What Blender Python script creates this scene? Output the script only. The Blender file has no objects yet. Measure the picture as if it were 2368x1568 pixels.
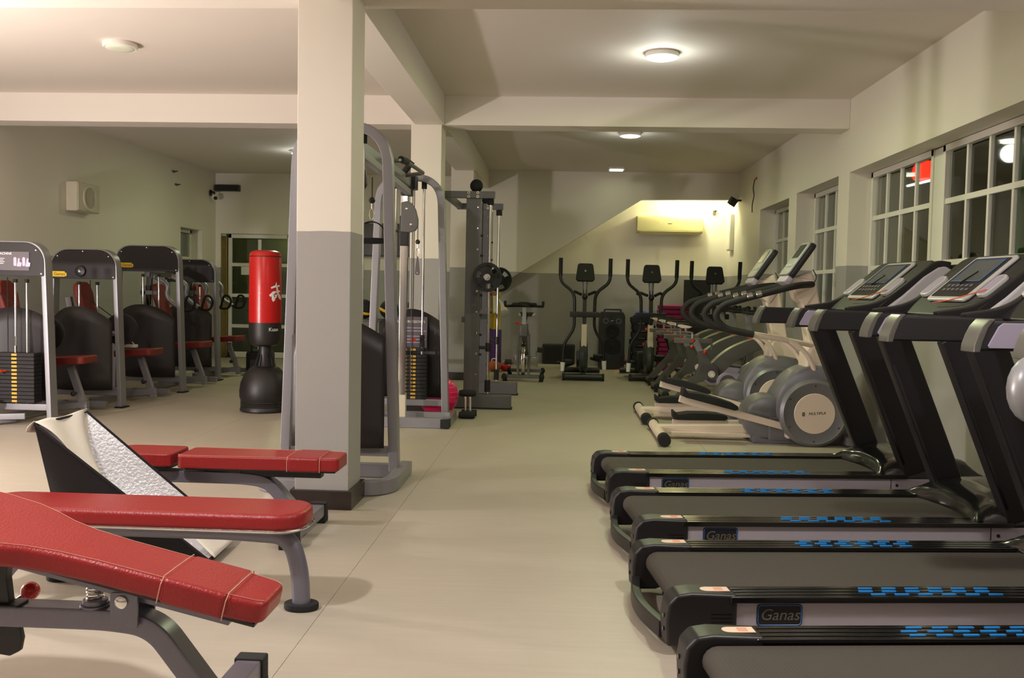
import bpy, bmesh, math, random
from mathutils import Vector, Matrix, Euler
random.seed(7)
SC = bpy.context.scene
COL = SC.collection
V = Vector
PI = math.pi

# ------------------------------------------------------------------ camera
F_PX, W_PX = 2150.0, 2368.0
yaw, pitch, roll = math.radians(3.002), math.radians(2.960), math.radians(1.1)
fwd = V((-math.sin(yaw) * math.cos(pitch), math.cos(yaw) * math.cos(pitch), -math.sin(pitch)))
rgt = V((math.cos(yaw), math.sin(yaw), 0)); upv = rgt.cross(fwd)
r2 = rgt * math.cos(roll) + upv * math.sin(roll)
u2 = -rgt * math.sin(roll) + upv * math.cos(roll)
cam = bpy.data.cameras.new('camera'); camo = bpy.data.objects.new('camera', cam); COL.objects.link(camo)
cam.sensor_width = 36.0; cam.sensor_fit = 'HORIZONTAL'; cam.lens = 36.0 * F_PX / W_PX
cam.clip_start = 0.05; cam.clip_end = 200
mw = Matrix((r2, u2, -fwd)).transposed().to_4x4(); mw.translation = V((0, 0, 1.2))
camo.matrix_world = mw
SC.camera = camo

# ------------------------------------------------------------------ world, lights, exposure
wd = bpy.data.worlds.new('night'); SC.world = wd; wd.use_nodes = True
wd.node_tree.nodes['Background'].inputs[0].default_value = (0.30, 0.36, 0.20, 1)
wd.node_tree.nodes['Background'].inputs[1].default_value = 0.04
vs = SC.view_settings
vs.view_transform = 'Standard'; vs.look = 'None'; vs.exposure = 0.2; vs.gamma = 1.0; vs.use_curve_mapping = False

def lamp_point(name, loc, energy, color, radius):
    l = bpy.data.lights.new(name, 'POINT'); l.energy = energy; l.color = color; l.shadow_soft_size = radius
    o = bpy.data.objects.new(name, l); COL.objects.link(o); o.location = loc
    return o
LAMP_AT = (-4.95, 4.45, 0.85)      # bare photographer's lamp on a low stand, left of the frame
lamp_point('studio_lamp_light', LAMP_AT, 420, (1.0, 0.91, 0.89), 0.09)
GREEN = (0.86, 1.0, 0.48)
CEIL_W = 44

# ------------------------------------------------------------------ materials
def lin(c):
    return tuple(((x / 255) / 12.92 if x / 255 <= .04045 else ((x / 255 + .055) / 1.055) ** 2.4) for x in c)
MATS = {}
def mat(name, rgb, rough=.5, metal=0., spec=.5, noise=0., nscale=8., bump=0., bscale=60., coat=0., emit=None, estr=0., trans=0., detail=3.):
    m = bpy.data.materials.new(name); m.use_nodes = True; nt = m.node_tree; b = nt.nodes['Principled BSDF']
    c = lin(rgb)
    b.inputs['Roughness'].default_value = rough; b.inputs['Metallic'].default_value = metal
    b.inputs['Specular IOR Level'].default_value = spec
    b.inputs['Coat Weight'].default_value = coat; b.inputs['Coat Roughness'].default_value = .12
    if trans: b.inputs['Transmission Weight'].default_value = trans
    tc = nt.nodes.new('ShaderNodeTexCoord')
    n = nt.nodes.new('ShaderNodeTexNoise'); n.inputs['Scale'].default_value = nscale; n.inputs['Detail'].default_value = detail
    nt.links.new(tc.outputs['Object'], n.inputs['Vector'])
    mx = nt.nodes.new('ShaderNodeMix'); mx.data_type = 'RGBA'
    k = noise
    mx.inputs[6].default_value = (c[0] * (1 - k), c[1] * (1 - k), c[2] * (1 - k), 1)
    mx.inputs[7].default_value = (min(1, c[0] * (1 + k)), min(1, c[1] * (1 + k)), min(1, c[2] * (1 + k)), 1)
    nt.links.new(n.outputs['Fac'], mx.inputs[0]); nt.links.new(mx.outputs[2], b.inputs['Base Color'])
    if bump:
        n2 = nt.nodes.new('ShaderNodeTexNoise'); n2.inputs['Scale'].default_value = bscale; n2.inputs['Detail'].default_value = 4
        nt.links.new(tc.outputs['Object'], n2.inputs['Vector'])
        bp = nt.nodes.new('ShaderNodeBump'); bp.inputs['Strength'].default_value = bump; bp.inputs['Distance'].default_value = .01
        nt.links.new(n2.outputs['Fac'], bp.inputs['Height']); nt.links.new(bp.outputs['Normal'], b.inputs['Normal'])
    if emit:
        e = lin(emit); b.inputs['Emission Color'].default_value = (*e, 1); b.inputs['Emission Strength'].default_value = estr
    MATS[name] = m
    return m

def two_tone(name, upper, lower, split):
    m = mat(name, upper, rough=.6, noise=.03, nscale=1.5, bump=.12, bscale=9)
    nt = m.node_tree; b = nt.nodes['Principled BSDF']
    g = nt.nodes.new('ShaderNodeNewGeometry'); s = nt.nodes.new('ShaderNodeSeparateXYZ')
    nt.links.new(g.outputs['Position'], s.inputs[0])
    n = nt.nodes.new('ShaderNodeTexNoise'); n.inputs['Scale'].default_value = 5
    nt.links.new(g.outputs['Position'], n.inputs['Vector'])
    a = nt.nodes.new('ShaderNodeMath'); a.operation = 'MULTIPLY_ADD'; a.inputs[1].default_value = .012
    nt.links.new(n.outputs['Fac'], a.inputs[0]); nt.links.new(s.outputs['Z'], a.inputs[2])
    c = nt.nodes.new('ShaderNodeMath'); c.operation = 'GREATER_THAN'; c.inputs[1].default_value = split
    nt.links.new(a.outputs[0], c.inputs[0])
    old = b.inputs['Base Color'].links[0].from_socket
    mx = nt.nodes.new('ShaderNodeMix'); mx.data_type = 'RGBA'
    mx.inputs[6].default_value = (*lin(lower), 1)
    nt.links.new(c.outputs[0], mx.inputs[0]); nt.links.new(old, mx.inputs[7]); nt.links.new(mx.outputs[2], b.inputs['Base Color'])
    return m
two_tone('wall', (226, 219, 205), (160, 157, 152), 1.505)
mat('ceiling', (222, 212, 202), rough=.7, noise=.03, nscale=.8, bump=.1, bscale=6)
mat('beam', (230, 222, 212), rough=.65, noise=.02, nscale=1.2, bump=.1, bscale=7)
mat('floor', (174, 164, 148), rough=.42, noise=.05, nscale=2.2, bump=.05, bscale=160, spec=.4)
# faint plank grain printed along the vinyl
nt = MATS['floor'].node_tree; b = nt.nodes['Principled BSDF']
tc = nt.nodes['Texture Coordinate']
mp = nt.nodes.new('ShaderNodeMapping'); mp.inputs['Scale'].default_value = (1.2, 14, 1); nt.links.new(tc.outputs['Object'], mp.inputs[0])
nz = nt.nodes.new('ShaderNodeTexNoise'); nz.inputs['Scale'].default_value = 2.5; nz.inputs['Detail'].default_value = 6; nt.links.new(mp.outputs[0], nz.inputs['Vector'])
mr = nt.nodes.new('ShaderNodeMapRange'); mr.inputs[3].default_value = .90; mr.inputs[4].default_value = 1.08; nt.links.new(nz.outputs['Fac'], mr.inputs[0])
vm = nt.nodes.new('ShaderNodeVectorMath'); vm.operation = 'SCALE'
src = b.inputs['Base Color'].links[0].from_socket
nt.links.new(src, vm.inputs[0]); nt.links.new(mr.outputs[0], vm.inputs['Scale']); nt.links.new(vm.outputs[0], b.inputs['Base Color'])

mat('joint', (92, 84, 70), rough=.8)
mat('skirting', (50, 40, 36), rough=.35, noise=.2, nscale=14, bump=.1)
mat('white_frame', (226, 222, 212), rough=.4, noise=.02)
mat('glass', (250, 255, 250), rough=.02, trans=1.0, spec=.5)
mat('outside_wall', (96, 98, 66), rough=.9, noise=.15, nscale=1.5)
mat('green_post', (62, 110, 48), rough=.6)
mat('outside_door', (74, 80, 34), rough=.6, noise=.3, nscale=5)
mat('curtain', (150, 128, 72), rough=.9, noise=.2, nscale=6)
mat('paper', (228, 230, 220), rough=.8)
mat('black', (28, 25, 27), rough=.42, noise=.1, nscale=20)
mat('black_matte', (30, 27, 28), rough=.75, noise=.15, nscale=40, bump=.15, bscale=250)
mat('black_gloss', (22, 22, 20), rough=.16, coat=.6, noise=.1)
mat('cowl', (38, 34, 35), rough=.5, noise=.1, nscale=60, spec=.35)
mat('shroud', (42, 38, 39), rough=.38, noise=.12, nscale=60, bump=.1, bscale=300)
mat('rubber', (24, 23, 23), rough=.8, bump=.1, bscale=120)
mat('silver', (140, 138, 143), rough=.38, metal=.35, noise=.06, nscale=90, spec=.6)
mat('bench_grey', (118, 115, 128), rough=.33, metal=.35, noise=.08, nscale=120, spec=.6)
mat('smith_grey', (98, 96, 98), rough=.4, metal=.3, noise=.08, nscale=120)
mat('alu', (188, 180, 190), rough=.34, metal=.35, noise=.04, nscale=40)
mat('chrome', (225, 222, 220), rough=.12, metal=1.0)
mat('red_leather', (144, 30, 31), rough=.36, noise=.07, nscale=12, bump=.22, bscale=140, spec=.45)
mat('red_dark', (118, 34, 28), rough=.5, noise=.1, nscale=12, bump=.2, bscale=140)
mat('thread', (206, 150, 128), rough=.8)
mat('bag_red', (188, 20, 18), rough=.28, noise=.05, bump=.1, bscale=30)
mat('bag_black', (30, 27, 26), rough=.45, bump=.1, bscale=60)
mat('white_print', (235, 235, 230), rough=.6)
mat('yellow', (226, 186, 28), rough=.6)
mat('plate_yellow', (196, 152, 50), rough=.6)
mat('orange', (226, 70, 30), rough=.4)
mat('red_knob', (208, 36, 26), rough=.25, coat=.4)
mat('blue', (28, 130, 205), rough=.4)
mat('blue_line', (44, 104, 180), rough=.4)
mat('blue_ball', (30, 70, 190), rough=.35)
mat('cream', (222, 204, 188), rough=.36, noise=.03)
mat('ell_grey', (112, 110, 116), rough=.36, noise=.05, metal=.15)
mat('ell_light', (150, 150, 152), rough=.32, noise=.04, metal=.3)
mat('lavender', (176, 166, 186), rough=.35, metal=.2, noise=.04)
mat('trim_grey', (122, 120, 112), rough=.3, metal=.5)
mat('shell_grey', (186, 182, 184), rough=.4)
mat('bezel', (198, 196, 192), rough=.35, metal=.2)
mat('screen', (86, 92, 92), rough=.2, spec=.6)
mat('screen_dark', (28, 30, 33), rough=.2)
mat('keypad', (44, 46, 50), rough=.4)
mat('sticker', (222, 196, 170), rough=.7)
mat('bike_grey', (92, 90, 86), rough=.4, metal=.2, noise=.06)
mat('bike_light', (166, 162, 136), rough=.35, metal=.2)
mat('bell_dark', (70, 74, 70), rough=.3, metal=.3)
mat('pink', (222, 20, 96), rough=.3)
mat('magenta', (146, 26, 84), rough=.7, bump=.2, bscale=40)
mat('purple', (70, 36, 96), rough=.8)
mat('ac_cream', (208, 200, 150), rough=.45)
mat('box_white', (206, 198, 176), rough=.5)
mat('cloth_white', (232, 226, 212), rough=.85, bump=.2, bscale=30)
mat('cloth_yellow', (182, 150, 48), rough=.9)
mat('softbox_black', (26, 22, 24), rough=.85, bump=.2, bscale=220)
mat('foil', (226, 226, 230), rough=.34, metal=.45, noise=.12, nscale=70, bump=.6, bscale=80)
mat('plaque', (92, 84, 90), rough=.5)
mat('skin_orange', (180, 90, 50), rough=.8)
mat('lamp_off', (226, 230, 208), rough=.4)
mat('lamp_body', (232, 226, 218), rough=.4)
mat('lamp_on', (255, 255, 250), rough=.4, emit=(250, 255, 245), estr=12)
mat('lamp_panel', (255, 255, 250), rough=.4, emit=(250, 255, 235), estr=2.2)
mat('lamp_red', (255, 30, 10), rough=.4, emit=(255, 30, 10), estr=2.2)
mat('lamp_tube', (240, 255, 245), rough=.4, emit=(235, 255, 240), estr=2.0)
# belt: fine chevron relief
mat('belt', (74, 68, 60), rough=.7, noise=.1, nscale=3)
nt = MATS['belt'].node_tree; b = nt.nodes['Principled BSDF']
wv = nt.nodes.new('ShaderNodeTexWave'); wv.wave_type = 'BANDS'; wv.bands_direction = 'X'; wv.wave_profile = 'TRI'
wv.inputs['Scale'].default_value = 28; wv.inputs['Distortion'].default_value = 3.0; wv.inputs['Detail'].default_value = 0; wv.inputs['Detail Scale'].default_value = 30
nt.links.new(nt.nodes['Texture Coordinate'].outputs['Object'], wv.inputs['Vector'])
bp = nt.nodes.new('ShaderNodeBump'); bp.inputs['Strength'].default_value = .6; bp.inputs['Distance'].default_value = .004
nt.links.new(wv.outputs['Fac'], bp.inputs['Height']); nt.links.new(bp.outputs['Normal'], b.inputs['Normal'])

# ------------------------------------------------------------------ mesh helpers
def nb(): return bmesh.new()
def obj(name, bm, m, parent=None, bevel=0., seg=2, smooth=35, loc=None):
    if bevel:
        bm.normal_update()
        es = [e for e in bm.edges if len(e.link_faces) == 2 and e.calc_face_angle(0) > math.radians(28)]
        bmesh.ops.bevel(bm, geom=es, offset=bevel, segments=seg, profile=.5, affect='EDGES', clamp_overlap=True)
    bmesh.ops.recalc_face_normals(bm, faces=bm.faces)
    me = bpy.data.meshes.new(name); bm.to_mesh(me); bm.free()
    o = meshobj(name, me, m, parent, smooth, loc)
    if bevel and smooth:
        wn = o.modifiers.new('weighted', 'WEIGHTED_NORMAL'); wn.keep_sharp = True
    return o
def meshobj(name, me, m, parent=None, smooth=35, loc=None):
    if not me.materials: me.materials.append(MATS[m] if isinstance(m, str) else m)
    if smooth:
        me.shade_smooth(); me.set_sharp_from_angle(angle=math.radians(smooth))
    o = bpy.data.objects.new(name, me); COL.objects.link(o)
    if parent: o.parent = parent
    if loc: o.location = loc
    return o
def thing(name, label, cat, loc=(0, 0, 0), rz=0., group=None):
    o = bpy.data.objects.new(name, None); COL.objects.link(o); o.location = loc; o.rotation_euler = (0, 0, rz)
    o.empty_display_size = .1
    tag(o, label, cat, group); return o
def tag(o, label, cat, group=None):
    o['label'] = label; o['category'] = cat
    if group: o['group'] = group
    return o
def struct(name, bm, m, parent=None, bevel=0., label=None, smooth=35):
    o = obj(name, bm, m, parent, bevel, smooth=smooth)
    if not parent: o['kind'] = 'structure'
    if label: o['label'] = label
    return o
def kids(o): return [c for c in bpy.data.objects if c.parent == o]
def copy_tree(o, parent=None):
    c = o.copy(); COL.objects.link(c); c.parent = parent
    for ch in kids(o): copy_tree(ch, c)
    return c

def box(bm, c, s, rot=None):
    M = Matrix.Translation(V(c))
    if rot is not None: M = M @ (rot.to_4x4() if isinstance(rot, Matrix) else Euler(rot).to_matrix().to_4x4())
    M = M @ Matrix.Diagonal((s[0], s[1], s[2], 1))
    bmesh.ops.create_cube(bm, size=1, matrix=M)
    return bm
def bar(bm, a, b, w, h, side=(0, 1, 0)):
    """box from a to b: w along side, h across"""
    return rtube(bm, [a, b], w, h, side)
def fillet(pts, r, n=6):
    pts = [V(p) for p in pts]; out = [pts[0]]
    for i in range(1, len(pts) - 1):
        p, a, c = pts[i], pts[i - 1], pts[i + 1]
        la, lc = (a - p).length, (c - p).length
        rr = r[i - 1] if isinstance(r, (list, tuple)) else r
        t = min(rr, .48 * la, .48 * lc)
        p0 = p + (a - p) / la * t; p2 = p + (c - p) / lc * t
        for k in range(n + 1):
            s = k / n; out.append(p0 * (1 - s) ** 2 + p * 2 * s * (1 - s) + p2 * s * s)
    out.append(pts[-1]); return out
def tube(bm, pts, r, n=10, cap=True):
    pts = [V(p) for p in pts]; N = len(pts)
    rs = r if isinstance(r, (list, tuple)) else [r] * N
    tang = []
    for i in range(N):
        a = pts[max(i - 1, 0)]; c = pts[min(i + 1, N - 1)]; tang.append((c - a).normalized())
    nrm = tang[0].orthogonal().normalized(); rings = []
    for i in range(N):
        if i:
            q = tang[i - 1].rotation_difference(tang[i]); nrm = (q @ nrm)
        nrm = (nrm - tang[i] * nrm.dot(tang[i])).normalized(); bi = tang[i].cross(nrm)
        rings.append([bm.verts.new(pts[i] + (nrm * math.cos(2 * PI * k / n) + bi * math.sin(2 * PI * k / n)) * rs[i]) for k in range(n)])
    for i in range(N - 1):
        for k in range(n):
            bm.faces.new((rings[i][k], rings[i][(k + 1) % n], rings[i + 1][(k + 1) % n], rings[i + 1][k]))
    if cap: bm.faces.new(rings[0][::-1]); bm.faces.new(rings[-1])
    return bm
def rtube(bm, pts, w, h, side=(0, 1, 0)):
    pts = [V(p) for p in pts]; N = len(pts); S = V(side).normalized(); rings = []
    hs = h if isinstance(h, (list, tuple)) else [h] * N
    ws = w if isinstance(w, (list, tuple)) else [w] * N
    for i in range(N):
        a = pts[max(i - 1, 0)]; c = pts[min(i + 1, N - 1)]; t = (c - a).normalized()
        s = (S - t * S.dot(t)).normalized(); n = t.cross(s)
        # mitre compensation
        k = 1.0
        if 0 < i < N - 1:
            d1 = (pts[i] - pts[i - 1]).normalized(); k = 1 / max(.5, abs(d1.dot(t)))
        rings.append([bm.verts.new(pts[i] + s * (a_ * ws[i] / 2) + n * (b_ * hs[i] / 2 * k)) for a_, b_ in ((-1, -1), (1, -1), (1, 1), (-1, 1))])
    for i in range(N - 1):
        for k in range(4):
            bm.faces.new((rings[i][k], rings[i][(k + 1) % 4], rings[i + 1][(k + 1) % 4], rings[i + 1][k]))
    bm.faces.new(rings[0][::-1]); bm.faces.new(rings[-1])
    return bm
def cyl(bm, a, b, r, rb=None, n=18):
    return tube(bm, [a, b], [r, r if rb is None else rb], n)
def lathe(bm, prof, o=(0, 0, 0), axis=(0, 0, 1), n=28, closed=False):
    A = V(axis).normalized(); X = A.orthogonal().normalized(); Y = A.cross(X); o = V(o); rings = []
    for r, h in prof:
        if r < 1e-6: rings.append([bm.verts.new(o + A * h)])
        else: rings.append([bm.verts.new(o + A * h + (X * math.cos(2 * PI * k / n) + Y * math.sin(2 * PI * k / n)) * r) for k in range(n)])
    prs = list(zip(rings, rings[1:])) + ([(rings[-1], rings[0])] if closed else [])
    for a, c in prs:
        for k in range(n):
            k2 = (k + 1) % n
            if len(a) == 1 and len(c) > 1: bm.faces.new((a[0], c[k2], c[k]))
            elif len(c) == 1 and len(a) > 1: bm.faces.new((a[k], a[k2], c[0]))
            elif len(a) > 1: bm.faces.new((a[k], a[k2], c[k2], c[k]))
    return bm
def prism(bm, pts, o, u, v, t):
    """polygon pts in plane o + u,v extruded by vector t"""
    o, u, v, t = V(o), V(u), V(v), V(t)
    lo = [bm.verts.new(o + u * p[0] + v * p[1]) for p in pts]; hi = [bm.verts.new(x.co + t) for x in lo]
    n = len(pts); bm.faces.new(lo[::-1]); bm.faces.new(hi)
    for k in range(n): bm.faces.new((lo[k], lo[(k + 1) % n], hi[(k + 1) % n], hi[k]))
    return bm
def rrect(w, h, r, n=5, cx=0, cy=0):
    r4 = r if isinstance(r, (list, tuple)) else [r] * 4; out = []
    for (sx, sy, a0), rr in zip(((1, 1, 0), (-1, 1, PI / 2), (-1, -1, PI), (1, -1, 1.5 * PI)), r4):
        if rr < 1e-5: out.append((cx + sx * w / 2, cy + sy * h / 2)); continue
        for k in range(n + 1):
            a = a0 + PI / 2 * k / n
            out.append((cx + sx * (w / 2 - rr) + rr * math.cos(a), cy + sy * (h / 2 - rr) + rr * math.sin(a)))
    return out
def circle(r, n=32, cx=0, cy=0): return [(cx + r * math.cos(2 * PI * k / n), cy + r * math.sin(2 * PI * k / n)) for k in range(n)]
def sph(bm, c, r, n=16, sc=(1, 1, 1)):
    M = Matrix.Translation(V(c)) @ Matrix.Diagonal((r * sc[0], r * sc[1], r * sc[2], 1))
    bmesh.ops.create_uvsphere(bm, u_segments=n, v_segments=max(6, n // 2), radius=1, matrix=M); return bm
def grid(bm, f, nu, nv):
    vs_ = [[bm.verts.new(f(i / nu, j / nv)) for j in range(nv + 1)] for i in range(nu + 1)]
    for i in range(nu):
        for j in range(nv): bm.faces.new((vs_[i][j], vs_[i + 1][j], vs_[i + 1][j + 1], vs_[i][j + 1]))
    return bm
def text_mesh(s, size, ext=.0006, shear=0., spacing=1.):
    cu = bpy.data.curves.new('lettering', 'FONT'); cu.body = s; cu.size = size; cu.extrude = ext; cu.shear = shear
    cu.align_x = 'CENTER'; cu.align_y = 'CENTER'; cu.resolution_u = 3; cu.space_character = spacing
    o = bpy.data.objects.new('lettering', cu); COL.objects.link(o)
    dg = bpy.context.evaluated_depsgraph_get(); me = bpy.data.meshes.new_from_object(o.evaluated_get(dg))
    bpy.data.objects.remove(o); bpy.data.curves.remove(cu); me.materials.clear(); return me
def text(name, s, size, m, o, u, v, parent, shear=0., spacing=1.):
    me = text_mesh(s, size, shear=shear, spacing=spacing)
    U, W = V(u).normalized(), V(v).normalized(); N = U.cross(W)
    M = Matrix((U, W, N)).transposed().to_4x4(); M.translation = V(o); me.transform(M)
    return meshobj(name, me, m, parent, smooth=0)

# ================================================================== THE ROOM
XL, XR, YF, YB, ZC = -5.75, 2.66, -2.6, 15.2, 3.05
ZB = 2.775                                    # underside of the beams
# floor: vinyl sheets laid side by side
fl = nb(); box(fl, ((XL + XR) / 2, (YF + YB) / 2, -.03), (XR - XL + 1.0, YB - YF + .4, .05))
floor = struct('floor', fl, 'joint', label='beige vinyl floor laid in sheets')
xs = [-0.862 + 2.0 * k for k in range(-3, 3)]
for i, x0 in enumerate(xs):
    a, c = max(x0, XL), min(x0 + 2.0, XR + .3)
    ycut = [YF, 1.2 + .9 * (i % 2), 7.4 + 1.3 * (i % 2), YB]
    for y0, y1 in zip(ycut, ycut[1:]):
        bm = nb(); box(bm, ((a + c) / 2, (y0 + y1) / 2, -.004), (c - a - .002, y1 - y0 - .0012, .008))
        obj('vinyl_sheet', bm, 'floor', floor)
bm = nb(); box(bm, ((XL + XR) / 2, (YF + YB) / 2, ZC + .1), (XR - XL + .8, YB - YF + .6, .2)); struct('ceiling', bm, 'ceiling')

# beams
def beam(x0, x1, y0, y1, name='ceiling_beam'):
    bm = nb(); nx = max(1, int((x1 - x0) / .5)); ny = max(1, int((y1 - y0) / .5))
    box(bm, ((x0 + x1) / 2, (y0 + y1) / 2, (ZB + ZC) / 2 + .01), (x1 - x0, y1 - y0, ZC - ZB + .02))
    return struct(name, bm, 'beam', bevel=.006)
beam(-1.44, -1.155, YF, YB)
for y in (5.0, 8.95):
    beam(XL, -1.44, y, y + .29); beam(-1.155, XR, y, y + .29)
# columns
def column(x0, x1, y0, y1):
    bm = nb(); box(bm, ((x0 + x1) / 2, (y0 + y1) / 2, ZC / 2), (x1 - x0, y1 - y0, ZC))
    o = struct('column', bm, 'wall', bevel=.006); bm = nb()
    e = .022
    box(bm, ((x0 + x1) / 2, (y0 + y1) / 2, .052), (x1 - x0 + 2 * e, y1 - y0 + 2 * e, .104))
    obj('skirting', bm, 'skirting', o, bevel=.004); return o
column(-1.425, -1.13, 4.93, 5.23); column(-1.475, -1.18, 8.94, 9.25); column(-1.49, -1.19, 12.3, 12.6)

# walls
def wallmesh(name, boxes, m='wall'):
    bm = nb()
    for x0, x1, y0, y1, z0, z1 in boxes: box(bm, ((x0 + x1) / 2, (y0 + y1) / 2, (z0 + z1) / 2), (x1 - x0, y1 - y0, z1 - z0))
    return struct(name, bm, m)
TH = .30
op = [(3.95, 8.90, .92, 2.365), (9.25, 10.86, .92, 2.375), (11.22, 12.82, .92, 2.36)]
bx, y = [], YF
for y0, y1, z0, z1 in op:
    bx += [(XR, XR + TH, y, y0, 0, ZC), (XR, XR + TH, y0, y1, 0, z0), (XR, XR + TH, y0, y1, z1, ZC)]; y = y1
bx.append((XR, XR + TH, y, YB + TH, 0, ZC))
wallmesh('wall_right', bx)
bx = [(XL - TH, XL, YF, 13.78, 0, ZC), (XL - TH, XL, 13.78, 14.62, 0, .9), (XL - TH, XL, 13.78, 14.62, 2.07, ZC), (XL - TH, XL, 14.62, YB + TH, 0, ZC)]
wallmesh('wall_left', bx)
DX0, DX1, DZ = -5.66, -3.36, 2.06
wallmesh('wall_back', [(XL, DX0, YB, YB + .25, 0, ZC), (DX0, DX1, YB, YB + .25, DZ, ZC), (DX1, XR, YB, YB + .25, 0, ZC)])
wallmesh('wall_front', [(XL - TH, XR + TH, YF - .2, YF, 0, ZC)])
# side wall of the stair, cut off along the slope of the flight
bm = nb()
prism(bm, [(-1.6, 0), (-1.38, .01), (-1.38, 1.035), (1.195, 2.635), (XR, 2.65), (XR, ZC), (-1.6, ZC)], (0, 14.42, 0), (1, 0, 0), (0, 0, 1), (0, .12, 0))
struct('stair_wall', bm, 'wall', label='stair side wall ending in a sloping lower edge')

# windows of the right wall: white sashes with panes
def window(name, y0, y1, z0, z1, x, ncol, rows, fr=.05, post=None):
    """frame in the YZ plane at x; rows = heights of the rails"""
    bm = nb(); d = .055
    for (a, b_, c, e) in ((y0, y1, z0, z0 + fr), (y0, y1, z1 - fr, z1), (y0, y0 + fr, z0, z1), (y1 - fr, y1, z0, z1)):
        box(bm, (x, (a + b_) / 2, (c + e) / 2), (d, b_ - a, e - c))
    o = struct(name, bm, 'white_frame', bevel=.003)
    cols = [y0 + fr + (y1 - y0 - 2 * fr) * k / ncol for k in range(ncol + 1)]
    zz = [z0 + fr] + rows + [z1 - fr]
    for r_ in rows:
        bm = nb(); box(bm, (x, (y0 + y1) / 2, r_), (.034, y1 - y0 - 2 * fr, .042)); obj('rail', bm, 'white_frame', o, bevel=.003)
    for c_ in cols[1:-1]:
        bm = nb(); box(bm, (x, c_, (z0 + z1) / 2), (.03, .03, z1 - z0 - 2 * fr)); obj('muntin', bm, 'white_frame', o, bevel=.003)
    for a, b_ in zip(cols, cols[1:]):
        for c_, e in zip(zz, zz[1:]):
            bm = nb(); box(bm, (x + .008, (a + b_) / 2, (c_ + e) / 2), (.005, b_ - a - .02, e - c_ - .03)); obj('pane', bm, 'glass', o)
    return o
RW = [1.02, 1.475, 1.935]
XW = XR + .225
window('window_1', 7.44, 8.895, .925, 2.36, XW, 4, RW)
window('window_2', 5.76, 7.26, .925, 2.36, XW, 4, RW)
window('window_3', 3.955, 5.68, .925, 2.36, XW, 4, RW)
for k, (a, c) in enumerate(((7.26, 7.44), (5.68, 5.76))):
    bm = nb(); box(bm, (XW + .01, (a + c) / 2, 1.64), (.06, c - a, 1.43)); struct('trim_%d' % (k + 1), bm, 'white_frame', bevel=.006)
window('window_4', 9.255, 10.855, .925, 2.37, XW, 4, RW)
window('window_5', 11.225, 12.815, .925, 2.355, XW, 4, RW)
window('window_6', 13.785, 14.615, .905, 2.065, XL - .2, 2, [1.25, 1.62])
# outside: dim courtyard wall and green posts
wallmesh('courtyard_wall', [(6.2, 6.4, -1, 22, -.3, 5.0)], 'outside_wall')
bm = nb(); box(bm, (4.7, 10.5, -.1), (3.2, 24, .1)); struct('courtyard_ground', bm, 'outside_wall')
for i, (py, px) in enumerate(((6.3, 4.2), (8.4, 4.0), (10.5, 4.1), (12.6, 4.05), (14.5, 3.9), (16.6, 4.2))):
    bm = nb(); cyl(bm, (px, py, -.05), (px, py, 3.6), .05, n=14); cyl(bm, (px, py, -.05), (px, py, .06), .1, n=14)
    tag(obj('green_post', bm, 'green_post'), 'green post in the dark courtyard, number %s from the nearest window' % ('one two three four five six'.split()[i]), 'post', 'green posts outside the windows')
lamp_point('courtyard_fill', (3.9, 3.2, 3.2), 26, (.9, 1.0, .6), .1)  # added light without a fixture, brightens the courtyard wall and posts
t = thing('red_lantern', 'glowing red dome lantern seen through the window panes', 'lantern', (4.35, 11.55, 2.74))
bm = nb(); lathe(bm, [(0, .12), (.07, .115), (.12, .09), (.14, .03), (.145, -.06), (.13, -.1), (0, -.1)]); obj('shade', bm, 'lamp_red', t)
bm = nb(); cyl(bm, (-.03, .48, -.125), (.03, -.16, -.125), .014); obj('tube', bm, 'lamp_tube', t)
bm = nb(); cyl(bm, (0, 0, .115), (0, 0, .46), .006, n=6); obj('cord', bm, 'black', t)
bm = nb(); bar(bm, (-.04, 0, .46), (1.86, 0, .46), .03, .03); obj('bracket', bm, 'black', t)

# sliding glass door on the left of the back wall
d = thing('door_1', 'white framed sliding glass door behind the punching bag', 'door', (0, YB + .06, 0)); d['kind'] = 'structure'; del d['category']
def leaf(x0, x1, ncol, yy, fr=.055):
    bm = nb()
    for a, c, e, g in ((x0, x1, .005, .10), (x0, x1, DZ - .07, DZ - .005), (x0, x0 + fr, .005, DZ - .005), (x1 - fr, x1, .005, DZ - .005)):
        box(bm, ((a + c) / 2, yy, (e + g) / 2), (c - a, .045, g - e))
    lf = obj('leaf', bm, 'white_frame', d, bevel=.003)
    cols = [x0 + fr + (x1 - x0 - 2 * fr) * k / ncol for k in range(ncol + 1)]; zz = [.10, .53, 1.04, 1.55, DZ - .07]
    for z in zz[1:-1]:
        bm = nb(); box(bm, ((x0 + x1) / 2, yy, z), (x1 - x0 - 2 * fr, .035, .055)); obj('rail', bm, 'white_frame', lf)
    for c_ in cols[1:-1]:
        bm = nb(); box(bm, (c_, yy, DZ / 2), (.045, .03, DZ - .18)); obj('muntin', bm, 'white_frame', lf)
    for a, c in zip(cols, cols[1:]):
        for e, g in zip(zz, zz[1:]):
            bm = nb(); box(bm, ((a + c) / 2, yy + .006, (e + g) / 2), (c - a - .02, .005, g - e - .03)); obj('pane', bm, 'glass', lf)
leaf(-5.55, -4.50, 2, 0); leaf(-4.54, -3.40, 2, .05)
bm = nb(); box(bm, (-5.0, YB + .42, 1.0), (.86, .05, 2.0))
for k in range(5): box(bm, (-5.0, YB + .39, .2 + .4 * k), (.86, .02, .36))
struct('door_2', bm, 'outside_door', bevel=.004, label='dark green board standing behind the glass door')
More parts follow.
